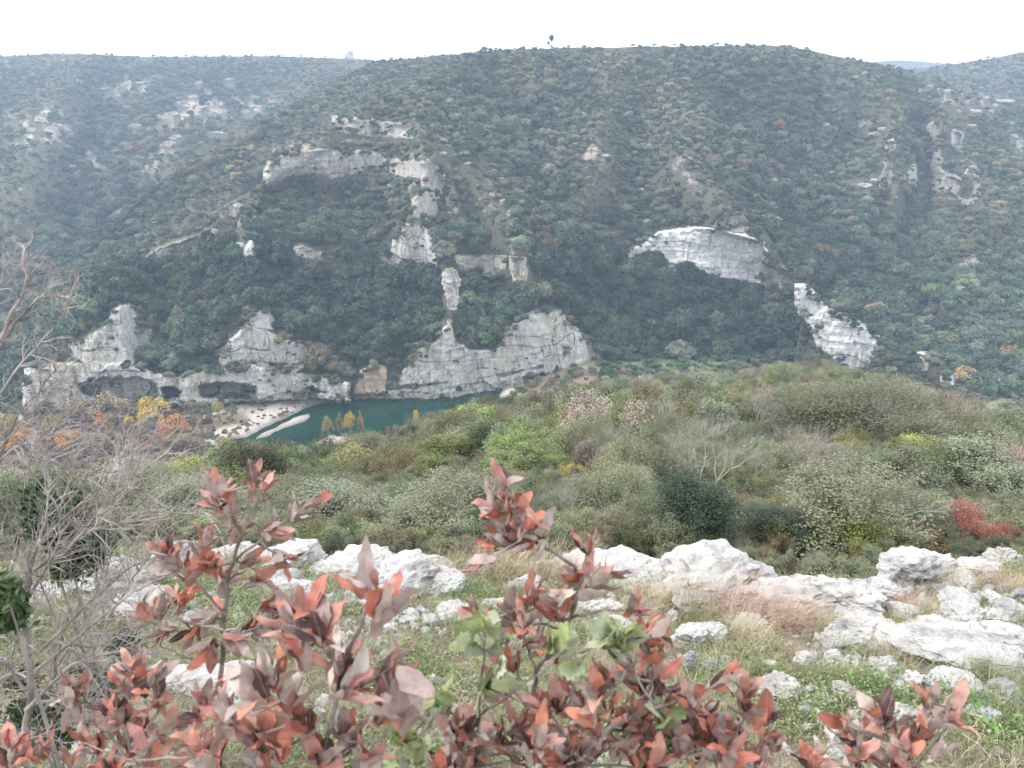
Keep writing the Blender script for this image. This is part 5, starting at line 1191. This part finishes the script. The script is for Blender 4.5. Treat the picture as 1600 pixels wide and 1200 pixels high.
sapling('oak_sapling', 'oak sapling with big salmon and grey-brown leaves close to the lens',
 [([(470,1290),(505,1180),(535,1060),(556,990),(585,925)],.0042), ([(535,1060),(505,990),(480,945)],.0026), ([(505,1180),(450,1110),(420,1060)],.0024), ([(530,1090),(590,1060),(625,1030)],.002), ([(520,1150),(590,1160),(625,1120)],.002)],
 [(585,930,5,90),(575,905,2,90),(600,960,3,70),(480,955,6,95),(500,985,5,100),(455,975,4,120),(470,1020,5,105),(520,1030,5,80),(425,1060,6,115),(405,1090,5,130),(450,1090,5,100),(540,1075,4,45),(560,1060,4,60),(610,1040,4,50),(630,1060,3,-60),(600,1110,4,60),(625,1120,3,90),
  (480,1130,5,90),(540,1150,5,80),(400,1150,5,110),(360,1120,5,120),(440,1170,5,90),(500,1190,5,80),(570,1190,4,70),(330,1180,4,110)], .043, .66, seed=12)
sapling('oak_sapling', 'oak sapling with brick-red leaf tufts on a slanting pale twig',
 [([(775,1280),(808,1170),(828,1110),(838,1050),(868,1000),(893,960),(905,915),(898,885),(860,860),(826,842),(806,800),(790,765)],.0042), ([(838,1050),(815,985),(800,950)],.0022), ([(893,965),(945,952),(1000,957)],.002), ([(905,915),(915,875),(918,845)],.0018),
  ([(826,1110),(790,1060),(770,1000)],.0022)],
 [(790,775,5,95),(785,755,2,100),(808,800,4,70),(775,800,3,120),(820,825,4,60),(805,840,5,120),(790,845,4,160),(826,850,3,200),(770,855,2,170),(760,875,2,190),(835,820,2,80),(918,860,3,90),(905,900,4,110),(920,915,4,50),(945,900,4,35),(890,940,5,100),(870,945,5,110),(860,960,4,130),
  (810,955,5,100),(795,960,5,110),(820,980,5,80),(830,930,4,90),(780,990,4,130),(840,1000,4,20),(1000,957,2,20),(985,950,2,60),(860,1040,3,240),(750,985,3,120),(735,960,2,100),(800,1040,4,110),(780,1080,4,120)], .038, .86, seed=13)
sapling('oak_sapling', 'low spreading oak sapling with red leaves along a leaning grey stem',
 [([(840,1300),(895,1190),(950,1140),(1010,1110),(1060,1095),(1125,1065)],.0045), ([(950,1140),(960,1080),(985,1040)],.0022), ([(895,1190),(870,1130),(850,1090)],.0022), ([(1010,1110),(1020,1060),(1015,1000)],.002)],
 [(1130,1065,2,35),(1145,1050,1,40),(1010,1000,5,80),(1030,985,4,30),(1020,1020,3,60),(1000,1060,5,95),(1030,1060,4,60),(985,1045,5,100),(950,1060,5,100),(940,1090,5,105),(900,1090,5,110),(870,1100,5,90),(850,1110,4,120),(905,1130,5,60),(960,1120,4,80),(990,1120,5,60),
  (1040,1100,4,70),(830,1150,5,110),(880,1160,5,90),(930,1170,5,60),(980,1170,4,30),(860,1190,5,100),(1020,1150,4,250),(800,1180,5,120),(760,1170,5,100),(720,1190,4,80),(690,1180,4,70)], .036, .74, seed=14)
sapling('oak_sapling', 'short red-leaved oak sprig beside the leaning stem',
 [([(1130,1290),(1120,1190),(1090,1120),(1085,1090)],.003), ([(1120,1190),(1160,1130),(1170,1090)],.002), ([(1125,1210),(1190,1160),(1205,1125)],.002)],
 [(1085,1090,5,95),(1100,1110,4,80),(1075,1125,5,110),(1165,1090,4,80),(1170,1115,4,100),(1150,1140,5,110),(1200,1130,3,85),(1210,1160,4,95),(1110,1150,5,100),(1060,1160,5,120),(1140,1175,5,90),(1090,1185,5,100),(1180,1190,4,80)], .036, .74, seed=15)
sapling('oak_sapling', 'upright red and grey leaved oak sprigs above mossy stones',
 [([(1420,1290),(1425,1210),(1440,1140),(1450,1085)],.003), ([(1430,1200),(1470,1150),(1490,1115)],.0018), ([(1400,1260),(1390,1180),(1380,1130)],.0018), ([(1395,1240),(1340,1190),(1322,1140)],.0018)],
 [(1450,1090,4,92),(1455,1115,3,80),(1492,1110,3,80),(1485,1130,2,40),(1380,1130,4,95),(1370,1110,3,110),(1405,1130,3,80),(1322,1140,4,100),(1315,1130,1,155),(1335,1165,4,90),(1350,1140,3,85),(1430,1150,4,95),(1445,1140,3,80),(1415,1175,4,100),(1460,1180,2,60),(1375,1175,4,90),(1400,1195,4,90),(1330,1195,3,100),(1270,1190,3,85),(1285,1180,2,95)], .037, .80, seed=16)
sapling('oak_sapling', 'bushy low oak sapling with brick-red leaves below the grey branches',
 [([(215,1290),(205,1190),(195,1110),(205,1050)],.0035), ([(205,1190),(150,1120),(120,1070)],.002), ([(205,1170),(250,1110),(235,1060)],.002), ([(205,1220),(280,1150),(310,1110)],.002), ([(200,1240),(100,1190),(60,1160)],.002), ([(210,1260),(40,1200),(15,1165)],.002)],
 [(205,1045,5,95),(215,1060,4,60),(190,1070,4,120),(118,1075,3,80),(105,1085,3,100),(110,1105,3,250),(235,1065,5,80),(250,1085,4,50),(180,1110,5,105),(200,1120,5,90),(165,1130,5,120),(230,1130,5,80),(140,1160,4,110),(200,1165,5,95),(260,1150,4,80),(290,1130,4,70),(310,1110,5,95),(330,1090,4,80),(300,1160,4,100),
  (70,1165,4,110),(50,1180,4,120),(15,1165,3,100),(20,1190,4,80),(110,1190,4,100),(240,1190,5,90),(170,1195,5,95),(290,1195,4,90)], .036, .84, seed=17)
sapling('oak_sapling', 'green spiny-leaved oak sprout among the red leaves',
 [([(700,1300),(740,1180),(752,1080),(757,1000)],.0026), ([(745,1150),(700,1110),(685,1095)],.0016), ([(748,1120),(830,1060),(900,1020),(965,1005)],.0018), ([(740,1190),(900,1230),(1010,1190)],.0018)],
 [(757,985,7,95,1),(765,1000,5,60,1),(740,995,3,150,1),(690,1095,3,110,1),(675,1100,2,215,1),(965,1005,7,90,1),(950,990,4,120,1),(985,1000,4,50,1),(1010,1185,7,95,1),(1035,1165,5,60,1),(990,1160,4,120,1),(640,1160,4,90,1),(660,1180,4,60,1),(620,1175,3,130,1),(1040,1120,3,80,1),(870,1010,3,60,1),(900,1050,2,0,1),(760,1075,3,70,1),(785,1055,3,40,1)], .033, .74, seed=18)

_r = np.random.default_rng(91)
sapling('oak_sapling', 'low thicket of withered red oak leaves at the foot of the saplings', [([(600,1330),(610,1260),(620,1200)],.003), ([(610,1260),(450,1215),(330,1170)],.002), ([(610,1260),(740,1200),(850,1180)],.002), ([(850,1190),(980,1200),(1110,1170)],.0018), ([(330,1180),(200,1190),(130,1160)],.0018)],
 [(float(_r.uniform(120, 1200)), float(_r.uniform(1125, 1205)), int(_r.integers(4, 6)), float(_r.uniform(60, 125))) for _ in range(30)], .036, .70, seed=19)

# ------------------------------------------------------------------ grey leafless shrub
def grey_shrub(name, label, limbs, Y, seed, ntw=26, Lt=.22, dens=1., base=None):
    r = np.random.default_rng(seed); p0 = pixp(*limbs[0][0][:2], Y); g = np.array([p0[0], p0[1], float(zF(p0[0], p0[1]))])
    root = empty(name, g); tag(root, label, 'shrub'); TW = Bag()
    for li, pl in enumerate(limbs):
        q = np.array([pixp(pt[0], pt[1], (pt[2] if len(pt) > 2 else Y)*(1+r.normal(0, .03))) for pt in pl]) - g
        if li == 0: q = np.concatenate([[[0, 0, -.03]], q])
        t = np.linspace(0, 1, len(q)); tt_ = np.linspace(0, 1, len(q)*6); q = np.stack([np.interp(tt_, t, q[:, i]) for i in range(3)], -1); q += np.cumsum(r.normal(0, .0035, q.shape), 0)*np.linspace(0, 1, len(q))[:, None]
        bag = Bag(); rad = .011 if li == 0 else r.uniform(.003, .006); tube(bag, q, np.linspace(rad, rad*.3, len(q)), 6); obj('trunk' if li == 0 else 'branch', bag.mesh('branch', [M_GREYB], True), root)
        n = int(ntw*dens); k = r.integers(len(q)//5, len(q), n); d0 = unit(np.gradient(q, axis=0))[k]
        P = q[k]; D = unit(d0*.9+rand_dir(n, r)*.95+np.array([.1, 0, .12])); L = Lt*r.uniform(.35, 1.1, n); R = np.full(n, .0017)
        for lv in range(4):
            for s_ in range(3):
                E = P + D*(L/3)[:, None]; prisms(TW, P, E, R, R*.85, 3); P = E; R = R*.85; D = unit(D+.28*rand_dir(len(P), r)+np.array([0, 0, .04]))
            if lv == 3: break
            m_ = 2; P = np.repeat(P, m_, 0)-np.repeat(D*(L*.3)[:, None], m_, 0)*r.random((len(P)*m_, 1)); D = unit(np.repeat(D, m_, 0)+.75*rand_dir(len(D)*m_, r)); L = np.repeat(L, m_)*.68; R = np.repeat(R, m_)*.9
    tag(obj('twigs', TW.mesh('twigs', [M_GREYB]), root), kind='stuff'); return root
M_GREYB = plain_mat('grey_branch_bark', (.18, .155, .145), (.37, .335, .315), 14)
grey_shrub('leafless_shrub', 'tall leafless grey shrub with pale twigs reaching over the gorge',
 [[(-140,1150),(-120,900),(-90,700)],[(-90,700),(0,520),(34,430),(22,375)],[(-90,690),(20,500),(62,455),(105,452)],[(-100,760),(20,592),(82,520),(98,470)],[(-100,800),(25,665),(72,560)],[(-110,860),(0,720),(40,640),(110,600)],[(-110,820),(20,700),(90,660)],[(-100,740),(-20,560),(8,440)]], 1.75, 21, 26, .06)
grey_shrub('leafless_shrub', 'tangled grey leafless shrub with a dark crooked trunk at the ledge',
 [[(35,1180),(45,1100),(30,965),(36,880)],[(40,900),(0,830),(-30,760)],[(30,960),(80,872),(96,790)],[(40,1060),(130,992),(205,938),(262,905),(318,858)],[(40,900),(140,832),(230,822),(322,802)],[(95,870),(155,800),(228,714)],[(40,1110),(110,1042),(190,1022),(240,1000)],[(35,1160),(110,1132),(195,1082)],
  [(40,1080),(-20,1000),(-40,940)],[(60,1000),(150,1012),(215,985)],[(38,930),(70,800),(62,700)],[(60,850),(150,760),(190,690)],[(60,1020),(140,940),(170,870)],[(-60,1100),(20,1050),(90,1090)],[(45,1100),(130,1090),(210,1120)]], 1.55, 22, 30, .095)
grey_shrub('leafless_shrub', 'low dense grey-brown brush of fine twigs below the evergreen sprigs',
 [[(20,1230),(60,1130),(90,1040),(120,960)],[(40,1180),(140,1080),(230,1000),(290,940)],[(30,1160),(20,1040),(40,930),(90,860)],[(60,1130),(180,1100),(280,1080)],[(70,1080),(150,1000),(200,900),(240,850)],[(60,1100),(0,1020),(-30,930)],[(90,1040),(160,930),(180,850),(230,780)],
  [(100,1000),(60,900),(20,820)],[(60,1160),(160,1150),(250,1120)],[(120,960),(200,880),(300,840)],[(30,1150),(100,1060),(130,900),(110,760)],[(20,1000),(50,860),(130,740),(200,700)],[(0,960),(40,820),(60,720),(120,660)]], 1.95, 23, 30, .10)
# evergreen sprigs growing through it
def sprigs(name, label, blobs, Y, seed):
    r = np.random.default_rng(seed); u0, v0 = blobs[0][:2]; p0 = pixp(u0, v0, Y); g = np.array([p0[0], p0[1], float(zF(p0[0], p0[1]))]); root = empty(name, g); tag(root, label, 'shrub')
    bag = Bag(); tw = Bag()
    for (u, v, w_, h_) in blobs:
        c = pixp(u, v, Y*(1+r.normal(0, .03))) - g; z = Y*1.25/FPX; n = int(w_*h_*.11)+40
        ns = max(4, n//9); S = c + rand_dir(ns, r)*np.array([w_*z*.5, w_*z*.4, h_*z*.5])*r.uniform(.3, 1, (ns, 1)); k = r.integers(ns, size=n)
        pos = S[k]+r.normal(0, .012, (n, 3)); quads(bag, pos, unit(rand_dir(n, r)+np.array([0, -.3, .6])), .024*r.uniform(.7, 1.3, n), .012, 0, r.random(n), r)
        b0 = np.repeat((c-np.array([0, 0, h_*z*.5]))[None], ns, 0); prisms(tw, b0, S, .0022, .001, 3)
        tube(tw, [np.array([0, 0, -.02]), (c*np.array([.6, .6, .5])), c-np.array([0, 0, h_*z*.5])], [.005, .004, .0022], 5)
    tag(obj('foliage', bag.mesh('foliage', [M_LEAF]), root, tint=(.055, .092, .036)), kind='stuff'); obj('stem', tw.mesh('stem', [M_GREYB]), root)
sprigs('evergreen_shrub', 'glossy dark green evergreen sprigs growing through the grey branches', [(95,820,110,90),(60,800,70,60),(140,850,70,90),(110,880,80,50),(52,775,40,30),(125,770,30,30)], 1.75, 31)
sprigs('evergreen_shrub', 'small green sprig by the crooked trunk', [(16,955,46,80),(8,920,30,30)], 1.4, 32)
sprigs('evergreen_shrub', 'low green sprigs under the tangled grey branches', [(60,1110,110,60),(140,1070,90,60),(30,1060,50,50),(190,1010,50,40),(90,1150,90,40)], 1.75, 33)

# ------------------------------------------------------------------ the air of the gorge
def haze():
    x0, x1, y0, y1, z0, z1 = -1800., 1800., -60., 2100., -126., 60.
    V = [(x, y, z) for z in (z0, z1) for x, y in ((x0, y0), (x1, y0), (x1, y1), (x0, y1))]
    me = make_mesh('haze', V, [np.array([(0,3,2,1),(4,5,6,7),(0,1,5,4),(1,2,6,5),(2,3,7,6),(3,0,4,7)])])
    m = bpy.data.materials.new('haze'); m.use_nodes = True; nt = m.node_tree; nt.nodes.clear()
    out = nt.nodes.new('ShaderNodeOutputMaterial'); pv = nt.nodes.new('ShaderNodeVolumePrincipled')
    pv.inputs['Color'].default_value = (.60, .78, 1.0, 1); pv.inputs['Density'].default_value = HAZE; pv.inputs['Anisotropy'].default_value = .0
    nt.links.new(pv.outputs[0], out.inputs['Volume']); me.materials.append(m)
    tag(obj('haze', me), kind='stuff')
HAZE = .00036
haze()
